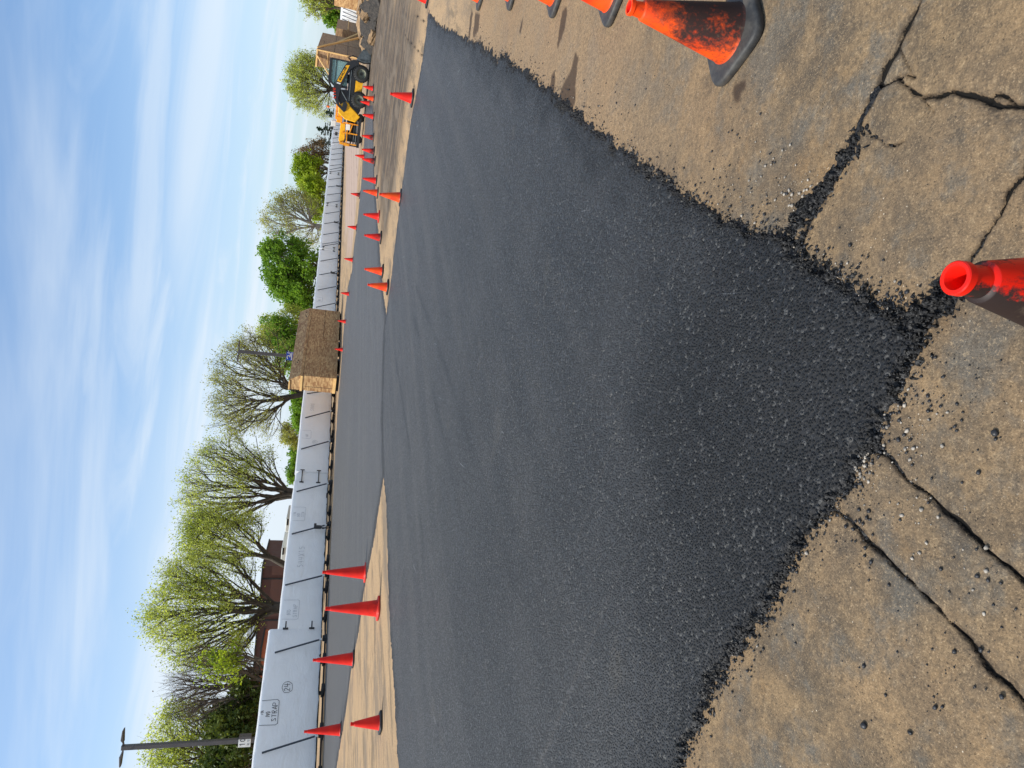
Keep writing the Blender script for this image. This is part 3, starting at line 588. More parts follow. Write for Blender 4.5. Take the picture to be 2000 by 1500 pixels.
cone('short', 'cone_org', 'cone_base', 942, -14, 'orange cone with the largest visible body among those cut by the right frame edge', GD, .35)
cone('short', 'cone_org', 'cone_base', 1004, -21, 'orange cone of which only a corner shows, between two larger cones at the frame edge', GD, .62)
cone('short', 'cone_org', 'cone_base', 1091, -18, 'orange cone at the frame edge with its base beside the long dark stain', GD, .58)
cone('short', 'cone_org', 'cone_base', 1203, -14, 'orange cone at the frame edge directly beyond the tarred foreground cone', GD, .62)
cone('short', 'cone_tar', 'cone_base', 1440, 70, 'orange cone blackened with tar on its lower half, large on the right slab', GD, .42)
cone('short', 'cone_tarred_all', 'cone_base', 0, 0, 'nearest cone seen from above, mostly black with a red hollow tip', 'cone at the camera foot', .3, xy=(.238, .862))

# ------------------------------------------------------------------ white sheeted wall sections
def sheet_section(s0, s1, h, th, n0, label, braces, seed, zb=.22, writing=(), brackets=(), gear=(), ink='ink_faint'):
    p0 = fp(s0, n0); t = thing('sheeted_wall_section', label, 'wall section', p0, math.atan2(FD[1], FD[0]), 'white sheeted wall sections')
    Ls = s1 - s0; ns = max(12, int(Ls / .12)); r = .15
    prof = [(0, zb + .0), (0, zb + .05), (0, zb + .15)] + [(0, zb + .15 + (h - r - zb - .15) * k / 12) for k in range(1, 13)]
    prof += [(th / 2 - th / 2 * math.cos(a), h - r + r * math.sin(a)) for a in (math.pi * k / 8 for k in range(1, 8))]
    prof += [(th, h - r - (h - r - zb) * k / 5) for k in range(0, 6)]
    P_ = np.array(prof); S_ = np.linspace(0, Ls, ns); ss, kk = np.meshgrid(S_, np.arange(len(P_)), indexing='ij'); yy = P_[kk, 0]; zz_ = P_[kk, 1]
    wr = .055 * fbm(ss + seed * 9, zz_, .9, 3, seed) + .020 * fbm(ss + seed * 9, zz_ * .6, 3.5, 3, seed + 3)
    puck = .03 * fbm(ss, zz_ * 3, 1.6, 2, seed + 8) * np.exp(-((zz_ - h + .1) / .22) ** 2)
    bot = (.06 * np.abs(fbm(ss, ss * 0 + 3, .8, 3, seed + 5)) + .03 * fbm(ss, ss * 0, 4, 2, seed + 6)) * np.exp(-((zz_ - zb) / .16) ** 2)
    topw = .025 * fbm(ss, ss * 0 + 7, 1.1, 2, seed + 11) * (zz_ > h - r - .02)
    endm = np.minimum(1, np.minimum(ss, Ls - ss) / .25)
    V = np.stack([ss, yy + (wr + puck) * endm, zz_ + bot + topw], 2).reshape(-1, 3)
    F_ = gridfaces(ns, len(P_)); o = link('sheeting', npmesh('sheeting', V, F_), M['sheet'], t, True)
    ec = MB()                                                          # closed ends
    for e in (0, Ls): ec.add([(e, p[0], p[1]) for p in prof], [tuple(range(len(prof)))])
    ec.build('end_sheet', M['sheet'], t)
    rb = MB(); rb.box((Ls / 2, th / 2 - .02, .05), (Ls, .10, .07)).box((Ls / 2, th / 2, zb + .01), (Ls - .05, th - .05, .09))
    rb.build('base_rail', M['black'], t, bevel=.01)
    rnd_ = random.Random(seed); x = .7
    while x < Ls - .3:
        f = MB(); f.box((x, .02, .07), (.28, .5, .13), bev=.02).box((x, th / 2, .17), (.10, .12, .16)); f.build('foot', M['black'], t, bevel=.0); x += 1.55 + rnd_.uniform(-.2, .2)
    for (st_, zt, sb, nb) in braces:
        a = Vector((st_ - s0, -.03, zt)); c = Vector((sb - s0, -nb, .30)); bo = MB().tube([a, c], .035, 8).build('brace', M['strut'], t, True)
        d = (c - a).normalized(); MB().tube([c, c + d * .10], .04, 8).build('tie', M['white_paint'], bo); MB().box(c + d * .22, (.16, .22, .2), bev=.02).box((c.x, c.y - .05, .05), (.22, .34, .08), bev=.02).build('brace_foot', M['black'], bo)
    for br_ in brackets:
        sx, z, l = br_[:3]
        k = MB(); x = sx - s0; k.bar((x - l / 2, -.075, z), (x + l / 2, -.075, z), .06, .05); 
        for e in ((-1,) if len(br_) > 3 else (-1, 1)): k.box((x + e * l / 2, -.06, z), (.05, .08, .22), bev=.008)
        k.build('bracket', M['steel_black'], t)
    for sx in gear:                                                    # black ratchet gear hung on a brace
        x = sx - s0; k = MB().box((x, -.22, .62), (.16, .14, .34), bev=.03).box((x + .1, -.24, .74), (.2, .1, .12), bev=.02).tube([(x, -.22, .5), (x - .12, -.24, .36), (x - .02, -.22, .24)], .03).bar((x + .02, -.16, .8), (x + .02, -.16, .1), .05)
        k.build('ratchet_gear', M['steel_black'], t)
    for item in writing:
        lines, sx, z, w, mk = item; strokes(lines, (sx - s0, -.052, z), (1, 0, 0), (0, 0, 1), w, .006, .014, Vector((0, -1, 0))).build('marker_writing', M[mk], t, fix=False)
    return t
def boxline(w, h): return [[(.02, h), (0, h * .1), (.06, 0), (w * .94, 0), (w, h * .12), (w * .98, h)]]
def ring(r, k=18): return [[(r * 1.25 * math.cos(6.283 * i / k), r * math.sin(6.283 * i / k)) for i in range(k + 1)]]
ns_box = boxline(1.0, .62) + word('IN', .085, .44, .53) + word('NO', .13, .34, .30) + word('STRAP', .17, .16, .06)
sheet_section(-5.5, 5.78, 2.33, .36, .16, 'taller white sheeted wall section at left with circled number and boxed note', [(-2.9, 2.02, -2.75, .34), (.55, 2.04, .85, .34), (4.62, 1.98, 4.95, .34)], 3,
 writing=[(ns_box, 1.55, 1.62, .018, 'ink'), (ring(.19), 3.05, 1.38, .016, 'ink'), (word('24', .2, -.15, -.09), 3.05, 1.38, .02, 'ink')], brackets=[(5.92, 1.66, .34, 1), (5.92, .62, .34, 1)])
fx = word('NO', .16, .26, .34) + word('STRAP', .16, .12, .08) + boxline(1.05, .66)
sheet_section(5.86, 15.5, 1.98, .36, 0., 'white sheeted wall section behind the tall cones with two faint boxed notes and long number', [(8.24, 1.86, 8.55, .30), (11.43, 1.80, 11.80, .30), (14.54, 1.78, 14.95, .30)], 5,
 writing=[(fx, 6.35, 1.18, .014, 'ink_faint'), (word('544X15', .24, 0, 0, .35), 9.3, 1.16, .016, 'ink_faint'), (boxline(1.0, .6) + word('IN', .13, .4, .45) + word('NO', .14, .3, .25) + word('STR', .14, .3, .05), 12.35, 1.25, .014, 'ink_faint')], gear=[11.75])
sheet_section(15.56, 16.19, 1.94, .30, -.06, 'narrow recessed white panel joining two wall sections with two black brackets', [], 6, brackets=[(15.86, 1.58, 1.0), (15.86, .72, 1.0)])
sheet_section(16.25, 26.2, 1.98, .36, 0., 'white sheeted wall section between the recessed joint and the wide plywood crate', [(18.19, 1.77, 18.7, .30), (21.30, 1.72, 21.8, .30), (24.0, 1.75, 24.2, .3)], 7,
 writing=[(word('SHOX', .22, 0, 0, .4), 22.1, 1.25, .015, 'ink_faint'), (boxline(.8, .5) + word('NO', .13, .2, .15), 19.2, 1.3, .014, 'ink_faint'), (ring(.14) + word('25', .13, -.1, -.06), 18.9, 1.06, .014, 'ink_faint')])
def brz(ss): return [(q, 1.74, q + .55, .3) for q in ss]
sheet_section(34.5, 49.7, 1.96, .3, -.1, 'white sheeted wall section right of the wide plywood crate, in front of the dense green tree', brz([36.9, 40.2, 43.4, 46.6]), 8, writing=[(boxline(.9, .5) + word('NO', .15, .2, .15), 37.9, 1.3, .02, 'ink_faint')], gear=[43.8])
sheet_section(49.9, 63.2, 1.96, .3, -.1, 'white sheeted wall section in front of the pale tall tree, left end with bracket pair', brz([50.4, 53.6, 56.9, 60.2]), 9, brackets=[(49.9, 1.62, .9), (49.9, .62, .9)], gear=[57.3])
sheet_section(63.4, 76.2, 1.96, .3, -.1, 'white sheeted wall section in front of the low green hedge row', brz([64, 67.0, 70.2, 73.4]), 10, brackets=[(63.4, 1.62, .8), (63.4, .62, .8)], gear=[70.6])
sheet_section(76.4, 92, 1.96, .3, -.1, 'white sheeted wall section below the distant light pole and green trees', brz([77, 80, 83, 86, 89]), 12, brackets=[(76.6, 1.62, .9), (76.6, .62, .9)])
sheet_section(92.2, 112, 1.96, .3, -.1, 'white sheeted wall section below the dark spruces, left of the machines', brz([93, 96, 99, 102, 105, 108]), 13)
sheet_section(112.2, 150, 1.96, .3, -.1, 'farthest white sheeted wall section running behind the skid steer', brz([113, 117, 121, 125, 129, 133]), 14)
# slanted leaning posts at two joints
for s_, lab in ((50.1, 'leaning grey post at the wall joint in front of the pale tall tree'), (76.8, 'leaning grey post at the wall joint below the distant light pole')):
    tag(MB().tube([fp(s_, .25, 1.75), fp(s_ - .8, 1.1, .02)], .045, 8).build('leaning_post', M['strut'], None, True), lab, 'post', 'leaning posts at wall joints')
# short wall piece at far right beyond the rubble
a = at(690, 50, 84); c = at(690, 14, 80)
def far_wall(a, c, label, nb):
    d = Vector((c[0] - a[0], c[1] - a[1], 0)); t = thing('sheeted_wall_section', label, 'wall section', (a[0], a[1], 0), math.atan2(d.y, d.x), 'white sheeted wall sections'); l = d.length
    MB().box((l / 2, .2, 1.12), (l, .4, 1.9), bev=.08).build('sheeting', M['sheet'], t, True); MB().box((l / 2, .1, .08), (l, .3, .16)).build('base_rail', M['black'], t)
    for k in range(nb): MB().tube([(l * (k + .5) / nb - .2, -.05, 1.85), (l * (k + .5) / nb + .1, -.5, .1)], .045, 8).build('brace', M['strut'], t, True)
far_wall(a, c, 'short white wall piece with close dark braces beyond the rubble heap', 5)
a = at(690, 18, 66); c = at(690, 3, 64); far_wall(a, c, 'small white wall end beside the plywood crate at the right frame edge', 1)

# ------------------------------------------------------------------ plywood crates
def crate(name_lab, org, rz, L_, prof, seams, tilt=0., mat='osb'):
    t = thing('plywood_crate', name_lab, 'crate', org, rz); t.rotation_euler = (0, tilt, rz)
    MB().prism([(p[0], p[1]) for p in prof], 0, L_, Matrix(((0, 1, 0, 0), (1, 0, 0, 0), (0, 0, 1, 0), (0, 0, 0, 1)))).build('board_shell', M[mat], t)
    for (x0, x1, z, w, y) in seams: MB().box(((x0 + x1) / 2, y - .008, z), (x1 - x0, .02, w)).build('batten' if w > .04 else 'board_gap', M['osb'] if w > .04 else M['dark'], t)
    return t
K1 = Vector((-.60, 40.5, 0)); rz1 = math.atan2(FD[1], FD[0])
c1_ = crate('wide plywood crate with a bright end face standing between white wall sections', K1, rz1, 8.85, [(0, .16), (0, 2.19), (.36, 2.78), (.98, 2.80), (1.02, .16)],
 [(.0, 4.2, 1.18, .07, 0), (4.75, 8.85, 1.12, .018, 0), (0, 8.85, 2.02, .012, 0), (4.45, 4.47, .68, 1.0, 0)], tilt=math.radians(.55))
for (cc, dd) in (((-.02, .50, .25), (.05, 1.04, .17)), ((-.02, .52, 2.10), (.05, 1.02, .12)), ((-.02, .70, 2.75), (.05, .60, .07))): MB().box(cc, dd).build('end_trim', M['lumber'], c1_)
MB().box((-.004, .72, 1.1), (.012, .012, 1.6)).build('board_gap', M['dark'], c1_)
for x in (.3, 2.2, 4.4, 6.6, 8.5): MB().box((x, .5, .08), (.2, 1.0, .15)).build('skid', M['black'], c1_)
for x, z in ((1.7, 2.46), (1.9, 2.42), (8.3, 2.34), (7.6, 2.3)): MB().box((x, (z - 2.19) * .61 - .012, z), (.09, .03, .06)).build('knot_hole', M['dark'], c1_)
p0 = at(704, 114, 56); p1 = at(704, 80, 67.5); d = Vector((p1[0] - p0[0], p1[1] - p0[1], 0)); rz2 = math.atan2(d.y, d.x); L2 = d.length
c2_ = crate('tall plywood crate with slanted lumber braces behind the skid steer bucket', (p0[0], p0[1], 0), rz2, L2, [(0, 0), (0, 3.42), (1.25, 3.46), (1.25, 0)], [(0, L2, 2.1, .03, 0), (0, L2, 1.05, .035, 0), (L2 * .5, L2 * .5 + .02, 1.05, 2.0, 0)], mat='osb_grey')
for (aa, bb, w_, h_) in (((.15, -.1, 3.4), (1.3, -1.4, .1), .16, .09), ((L2 * .55, -.08, 1.9), (L2 * .45, -1.3, .15), .14, .08), ((-.02, .4, 3.4), (-.9, 1.9, 2.05), .14, .07)): MB().bar(aa, bb, w_, h_).build('lumber_prop', M['lumber'], c2_)
for (cc, dd) in (((-.03, .65, 3.38), (.06, 1.3, .12)), ((-.03, .55, 2.55), (.05, .9, .05)), ((-.03, .05, 1.65), (.06, .10, 3.3))): MB().box(cc, dd).build('end_trim', M['lumber'], c2_)
for x, z in ((1.6, 3.0), (4.2, 3.02), (5.3, 2.98), (6.4, 3.05)): MB().box((x, -.012, z), (.14, .02, .08)).build('knot_hole', M['dark'], c2_)
p2 = at(690, 62, 68); p3 = at(690, 44, 77); d = Vector((p3[0] - p2[0], p3[1] - p2[1], 0)); L3 = d.length
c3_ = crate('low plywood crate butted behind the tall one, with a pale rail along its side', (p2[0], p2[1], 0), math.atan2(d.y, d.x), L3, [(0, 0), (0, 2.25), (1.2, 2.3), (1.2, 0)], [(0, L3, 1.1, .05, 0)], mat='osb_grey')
MB().bar((0, -.1, 1.16), (L3, -.1, 1.1), .05, .09).build('side_rail', M['lumber'], c3_)
p4 = at(700, 10, 50); t = crate('plywood crate at the right frame edge of which only the sunlit end shows', (p4[0] + 1.0, p4[1], 0), 0.15, 6, [(0, 0), (0, 2.0), (.7, 2.35), (2.2, 2.35), (2.2, 0)], [])
MB().bar((-.03, 0, 2.02), (-.03, .75, 2.38), .06, .12).build('end_trim', M['lumber'], t)

# ------------------------------------------------------------------ skid steer
p = at(722.5, 149, 37.2); gx0 = Vector((p[0], p[1], 0)); HD = math.atan2(-.36, .93)
SKL = thing('skid_steer', 'yellow and black skid steer loader with its bucket against the rubble heap', 'skid steer', gx0, HD)
def P3(poly, y0, y1): return MB().prism(poly, y0, y1)
def wheel(x, y, r, w):
    Mw = Matrix.Translation((x, y, r)) @ Matrix.Rotation(math.pi / 2, 4, 'X')
    a = MB().lathe([(r * .56, -w / 2), (r * .8, -w / 2 - .01), (r * .95, -w / 2 + .03), (r, -w / 2 + .07), (r, w / 2 - .07), (r * .95, w / 2 - .03), (r * .8, w / 2 + .01), (r * .56, w / 2)], 36, Mw, close=True)
    for k in range(22):
        an = 2 * math.pi * k / 22
        for sg in (-1, 1): a.box((x + r * .99 * math.cos(an + sg * .06), y + sg * w * .24, r + r * .99 * math.sin(an + sg * .06)), (.045, w * .5, .05), Matrix.Rotation(-an, 3, 'Y'))
    o = a.build('wheel', M['tyre'], SKL, True)
    MB().lathe([(.02, -w * .10), (r * .30, -w * .12), (r * .46, -w * .2), (r * .56, -w * .42), (r * .60, -w * .50), (r * .60, w * .50), (r * .56, w * .42), (r * .46, w * .2), (.02, w * .1)], 28, Mw).build('rim', M['rim'], o, True)
    MB().lathe([(.0, -.05 - w * .1), (r * .16, -.05 - w * .1), (r * .18, 0), (r * .18, .05 + w * .1), (0, .05 + w * .1)], 16, Mw).build('hub', M['dark'], o, True)
for x in (0, -1.28):
    for y in (-.72, .72): wheel(x, y, .41, .30)
P3([(.42, .30), (.50, .85), (.35, 1.0), (-2.0, 1.05), (-2.05, .38), (-1.8, .28)], -.56, .56).build('chassis', M['steel_black'], SKL, bevel=.02)
P3([(-.9, 1.0), (-.95, 1.42), (-1.4, 1.5), (-1.9, 1.2), (-1.95, 1.0)], -.52, .52).build('engine_cover', M['steel_black'], SKL, bevel=.02)
P3([(-.38, .28), (-.36, .66), (-.94, .66), (-.98, .34)], -.66, -.56).build('side_plate', M['yellow'], SKL, bevel=.01)
P3([(-1.42, .98), (-1.52, 1.16), (-1.75, 1.42), (-2.1, 1.40), (-2.36, 1.02), (-2.42, .48), (-2.10, .26), (-1.86, .55), (-1.66, .82)], -.64, .64).build('engine_hood', M['yellow'], SKL, bevel=.04)
cb_ = MB()
for y in (-.47, .47):
    cb_.bar((.46, y, .95), (.46, y, 1.98), .08, .08).bar((-.78, y, 1.05), (-.82, y, 1.72), .10, .08).bar((-.82, y, 1.70), (-.62, y, 1.96), .09, .08).bar((.48, y, 1.98), (-.66, y, 1.95), .10, .09).bar((.46, y, 1.72), (-.70, y, 1.72), .03, .03)
cb_.box((-.1, 0, 2.02), (1.18, 1.02, .07), bev=.03).bar((.46, -.47, 1.9), (.46, .47, 1.9), .08, .14).bar((-.8, -.47, 1.2), (-.8, .47, 1.2), .08, .1)
cb_.build('cab_frame', M['steel_black'], SKL)
wn_ = MB()
for y in (-.45, .45): wn_.prism([(.42, 1.1), (.42, 1.92), (-.62, 1.92), (-.78, 1.68), (-.76, 1.1)], y - .006, y + .006)
wn_.build('cab_window', M['glass'], SKL)
mesh_ = MB()
for k in range(9): mesh_.bar((.38 - k * .14, -.43, 1.1), (.38 - k * .14, -.43, 1.9), .008)
for k in range(7): mesh_.bar((.42, -.43, 1.15 + k * .12), (-.74, -.43, 1.15 + k * .12), .008)
mesh_.build('window_guard', M['grey_steel'], SKL)
MB().box((-.35, 0, 1.05), (.45, .5, .2), bev=.05).box((-.52, 0, 1.35), (.14, .48, .6), bev=.05).build('seat', M['black'], SKL)
for y in (-.64, .64):
    w = .07
    # boom arm with a window cut near its tail: frame of bars
    up = [(.62, .62), (.60, .88), (.42, 1.16), (.22, 1.30), (-.62, 1.66), (-.9, 1.76), (-1.42, 1.68), (-1.75, 1.48), (-2.02, 1.12), (-1.92, 1.02), (-1.62, .98), (-1.46, 1.08), (-1.54, 1.2), (-1.78, 1.22), (-1.66, 1.38), (-1.38, 1.46), (-.98, 1.40), (-.6, 1.28), (.10, .98), (.22, .86), (.42, .56)]
    a_ = P3(up, y - w, y + w).build('lift_arm', M['steel_black'], SKL, bevel=.012)
    ysg = y - w - .006 if y < 0 else y + w + .006
    P3([(.26, 1.22), (.30, 1.04), (-.60, 1.40), (-.56, 1.60)], ysg - .005, ysg + .005).build('name_decal', M['yellow'], a_)
    P3([(-.62, 1.60), (-.64, 1.40), (-.70, 1.43), (-.68, 1.62)], ysg - .005, ysg + .005).build('white_stripe', M['white_paint'], a_)
    if y < 0:
        ux = Vector((-.92, 0, .37)).normalized() * -1; uz = Vector((.37, 0, .92)).normalized()
        strokes(word('NEW HOLLAND', .085, 0, 0, .30, .92), (-.52, ysg - .008, 1.44), ux, uz, .018, .004, 0, Vector((0, -1, 0))).build('lettering', M['dark'], a_, fix=False)
        strokes(word('L180', .12, 0, 0, .35, 1.15), (-1.40, ysg - .008, 1.60), (.99, 0, .10), (-.1, 0, .99), .03, .004, 0, Vector((0, -1, 0))).build('number_decal', M['red_decal'], a_, fix=False)
    MB().tube([(.22, y, 1.0), (-.86, y, 1.50)], .02).tube([(.08, y - .02, .92), (-1.42, y - .02, .90)], .026).tube([(-.98, y, 1.35), (-1.5, y, .95)], .035).build('lift_cylinder', M['grey_steel'], SKL, True)
bk = MB(); prof_ = [(.62, .02), (1.42, .05), (1.45, .02), (1.45, .08), (.80, .14), (.70, .30), (.74, .66), (.72, .70), (.62, .68), (.56, .3)]
bk.prism(prof_, -.92, .92)
for y in (-.92, .90): bk.prism([(.60, .04), (1.40, .06), (1.12, .48), (.72, .68), (.60, .5)], y, y + .03)
bk.build('bucket', M['grey_steel'], SKL, bevel=.008)
hs_ = MB()
for k, y in enumerate((-.5, -.42, -.3)): hs_.tube([(.5, y, .95), (.68, y - .1, 1.10 + .05 * k), (.80, y - .05, .9), (.72, y, .6)], .022)
hs_.build('hydraulic_hose', M['black'], SKL, True)
# ------------------------------------------------------------------ paving attachment parked behind it
pm_ = Vector(gx0) + Matrix.Rotation(HD, 3, 'Z') @ Vector((-2.0, .25, 0))
PV = thing('paving_machine', 'orange paving machine with hopper, white boxes and amber beacon behind the skid steer', 'paving machine', pm_, HD)
MB().box((-.85, -.3, .22), (1.75, .10, .14), bev=.01).box((-.85, .5, .22), (1.75, .10, .14), bev=.01).box((-.85, .1, .20), (1.6, .7, .08)).box((-1.66, .1, .45), (.08, .9, .5)).build('base_frame', M['steel_black'], PV)
for k, z in enumerate((.36, .48, .62)): MB().tube([(-.15 - .1 * k, -.3 + .05 * k, z), (-1.62, -.3 + .05 * k, z)], .035).build('roller_bar', M['grey_steel'], PV, True)
MB().box((-.80, .1, .62), (1.35, .7, .55), bev=.02).build('engine_bay', M['dark'], PV)
MB().box((.10, .1, 1.48), (1.1, .85, .10), bev=.02).box((-.05, -.28, 1.32), (.9, .10, .18), bev=.01).box((-.45, .1, 1.3), (.3, .9, .30), bev=.03).build('top_beam', M['orange_paint'], PV)
MB().prism([(-.58, 1.22), (-1.52, 1.25), (-1.60, 1.16), (-1.52, .98), (-1.36, .94), (-.60, .98)], -.34, .5).build('hopper', M['yellow'], PV, bevel=.02)
fr = MB()
for x in (-.55, -1.05, -1.6): fr.bar((x, -.36, .30), (x, -.36, 1.1), .06)
fr.bar((-.5, -.38, .86), (-1.62, -.38, .84), .05).bar((-1.62, -.38, 1.2), (-1.66, -.38, .68), .12, .08).bar((-.55, -.38, .6), (-1.1, -.38, .74), .05).bar((-1.66, -.38, .8), (-1.66, .5, .8), .12, .3)
fr.build('side_frame', M['orange_paint'], PV)
MB().box((-.72, .0, 1.60), (.34, .5, .26), bev=.02).build('control_box', M['white_paint'], PV)
MB().box((-.74, -.38, .82), (.30, .06, .22), bev=.01).build('sign_plate', M['white_paint'], PV)
MB().box((-.95, -.2, 1.66), (.14, .18, .16), bev=.02).box((-1.2, -.1, 1.4), (.18, .3, .14), bev=.02).build('gauge_box', M['black'], PV)
bp_ = MB().tube([(.10, .1, 1.5), (.10, .1, 1.88)], .016).build('beacon_pole', M['white_paint'], PV, True)
MB().lathe([(.05, 0), (.06, .01), (.055, .12), (.03, .15), (0, .155)], 16, Matrix.Translation((.10, .1, 1.88))).build('beacon', M['amber'], bp_, True)
MB().tube([(.28, .0, 1.5), (.34, .0, 1.66), (.42, .0, 1.72)], .035).build('exhaust_pipe', M['steel_black'], PV, True)
for x in (-.2, -1.3):
    for y in (-.18, .45): MB().lathe([(.0, -.07), (.16, -.08), (.20, -.05), (.20, .05), (.16, .08), (0, .07)], 20, Matrix.Translation((x, y, .20)) @ Matrix.Rotation(math.pi / 2, 4, 'X')).build('caster_wheel', M['tyre'], PV, True)

# ------------------------------------------------------------------ rubble heap: earth mound and broken slabs
b = NB('rubble_earth'); n = b.noise(6, 5, .65); col = b.mix(b.rng(n, .35, .65), hexc(98, 74, 48), hexc(150, 116, 76)); col = b.mix(b.rng(b.noise(9, 5, .7), .50, .62, 0, .8), col, hexc(50, 40, 32))
b.set(Base_Color=col, Roughness=.9, Normal=b.bump(b.noise(20, 5, .7), .8, .04)); M['earth'] = b.m
b = NB('shaded_broken_asphalt'); n = b.noise(9, 5, .65); col = b.mix(b.rng(n, .35, .65), hexc(40, 38, 37), hexc(70, 64, 58)); b.set(Base_Color=col, Roughness=.9, Normal=b.bump(b.noise(30, 4, .7), .7, .03)); M['slabdark'] = b.m  # asphalt tone, darkened further to paint in shade on the heap front
b = NB('broken_concrete'); n = b.noise(5, 5, .65); col = b.mix(b.rng(n, .35, .65), hexc(118, 94, 68), hexc(164, 134, 98)); b.set(Base_Color=col, Roughness=.9, Normal=b.bump(b.noise(22, 4, .7), .6, .03)); M['slabtan'] = b.m
q0 = Vector((*at(722, 126, 36.8)[:2], 0)); q1 = Vector((*at(745, -25, 31.5)[:2], 0)); dq = (q1 - q0); lq = dq.length; dq.normalize(); nq = Vector((-dq.y, dq.x, 0))
if nq.y < 0: nq = -nq
u_, v_ = np.meshgrid(np.linspace(0, lq, 130), np.linspace(-.3, 2.2, 50), indexing='ij')
hh = .70 * np.sin(np.clip((v_ - .25) / 1.9, 0, 1) * math.pi) ** .7 * sstep(-.1, 1.8, u_) * (1 + .5 * fbm(u_, v_, .9, 3, 2)) + .14 * fbm(u_, v_, 3.5, 4, 8) * sstep(0, .5, v_) - .04
V = np.stack([q0.x + dq.x * u_ + nq.x * v_, q0.y + dq.y * u_ + nq.y * v_, hh], 2).reshape(-1, 3)
o = link('rubble_heap', npmesh('rubble_heap', V, gridfaces(130, 50)), M['earth'], smooth=True); tag(o, 'brown mound of dug-up earth along which broken slabs are piled', 'rubble heap')
def slab(u, v, zc_, size, rot, mat, lab):
    bm = bmesh.new(); bmesh.ops.create_cube(bm, size=1); bmesh.ops.subdivide_edges(bm, edges=bm.edges[:], cuts=3, use_grid_fill=True)
    sd = random.random() * 50
    for q in bm.verts:
        q.co = Vector((q.co.x * size[0], q.co.y * size[1], q.co.z * size[2])); 
        q.co += Vector((random.uniform(-1, 1), random.uniform(-1, 1), random.uniform(-1, 1) * .35)) * .075 * min(size[0], .8)
    me = bpy.data.meshes.new('broken_slab'); bm.to_mesh(me); bm.free(); o = link('broken_slab', me, M[mat]); c = q0 + dq * u + nq * v; o.location = (c.x, c.y, zc_); o.rotation_euler = rot
    tag(o, lab, 'broken slab', 'broken pavement slabs on the rubble heap'); return o
az = math.atan2(dq.y, dq.x)
for u, v, z_, sz, rt, mt, lab in [
 (1.55, .15, .20, (1.2, .75, .2), (1.0, .15, az), 'slabdark', 'dark broken slab leaning at the heap front near the bucket'),
 (2.75, .0, .30, (1.5, .95, .26), (.95, -.12, az + .1), 'slabdark', 'large dark slab leaning on the front of the heap, in the middle'),
 (4.2, -.05, .28, (1.2, .9, .24), (1.05, .3, az - .1), 'slabdark', 'dark slab leaning at the right front of the heap with a pale wedge above'),
 (2.3, .55, .66, (1.4, .8, .17), (.30, .12, az), 'slabtan', 'tan slab lying on top of the heap in its middle'),
 (1.1, .5, .40, (1.0, .6, .14), (.35, .25, az + .3), 'slabtan', 'tan slab lying on the low end of the heap next to the bucket'),
 (3.7, .60, .78, (1.3, .8, .18), (.22, -.15, az + .2), 'slabtan', 'tan slab on the top of the heap towards the frame edge'),
 (4.9, .25, .60, (.8, .6, .2), (.6, .2, az), 'slabtan', 'pale slab jammed between dark slabs at the right end of the heap'),
 (3.5, .0, .56, (.5, .35, .3), (.6, .5, az + .6), 'slabtan', 'small pale wedge of concrete between two dark leaning slabs'),
 (3.0, -.75, .14, (.6, .34, .24), (.2, .2, az + .5), 'slabtan', 'tan lump of concrete lying alone at the heap foot'),
 (5.3, -.2, .25, (.9, .7, .3), (.8, -.2, az), 'slabdark', 'dark block at the heap foot by the right frame edge'),
 (3.0, .95, .84, (1.1, .6, .14), (-.1, .1, az - .3), 'slabtan', 'thin tan slab highest on the heap, behind the others')]: slab(u, v, z_, sz, rt, mt, lab)

# ------------------------------------------------------------------ light poles and signs
def light_pole(x, ytop, xtop, Y, h, w, label, heads, rz=0.):
    p = at(xtop, ytop, Y); H = p[2]; t = thing('light_pole', label, 'light pole', (p[0], p[1], 0), rz)
    MB().box((0, 0, H / 2), (w, w, H), bev=w * .08).build('pole', M['bronze'], t)
    for sg in (-1, 1):
        a = MB().bar((0, 0, H - .1), (sg * .35, 0, H - .02), .06); a.build('arm', M['bronze'], t)
        MB().prism([(sg * .22, H - .08), (sg * .34, H + .03), (sg * .74, H + .0), (sg * .78, H - .05)], -.15, .15).build('lamp_head', M['bronze'], t, bevel=.015)
    MB().box((0, 0, .3), (.5, .5, .6), bev=.04).build('footing', M['slabtan'], t); return t, Vector((p[0], p[1], 0)), H
t, pb, H = light_pole(0, 1460, 237, 31, 0, .18, 'tall dark square light pole at left carrying a white numbered sign box', 2)
z10 = at(478, 1447, 30.8)[2]
sb = MB().box((0, -.17, z10), (.40, .05, .50), bev=.01).build('number_sign', M['white_paint'], t); MB().box((.2, -.05, z10), (.10, .3, .5)).build('sign_box', M['bronze'], t)
for dg, x0 in (('1', -.13), ('0', .05)): strokes(word(dg, .20, x0, -.03), (0, -.20, z10 + .02), (1, 0, 0), (0, 0, 1), .026, .004, 0, Vector((0, -1, 0))).build('digit', M['ink'], sb, fix=False)
for ln in ([(-.12, -.14), (-.04, -.14)], [(.04, -.14), (.12, -.14)], [(-.12, -.19), (-.05, -.19)], [(.05, -.19), (.1, -.19)]): strokes([ln], (0, -.20, z10 + .02), (1, 0, 0), (0, 0, 1), .016, .004, 0, Vector((0, -1, 0))).build('small_print', M['ink'], sb, fix=False)
t, pb, H = light_pole(0, 686, 465, 51, 0, .24, 'dark light pole rising behind the wide plywood crate with a blue sign', 2)
zb_ = at(570, 698, 50.8)[2]; sb = MB().box((0, -.19, zb_), (.60, .05, .74), bev=.02).build('blue_sign', M['blue_sign'], t)
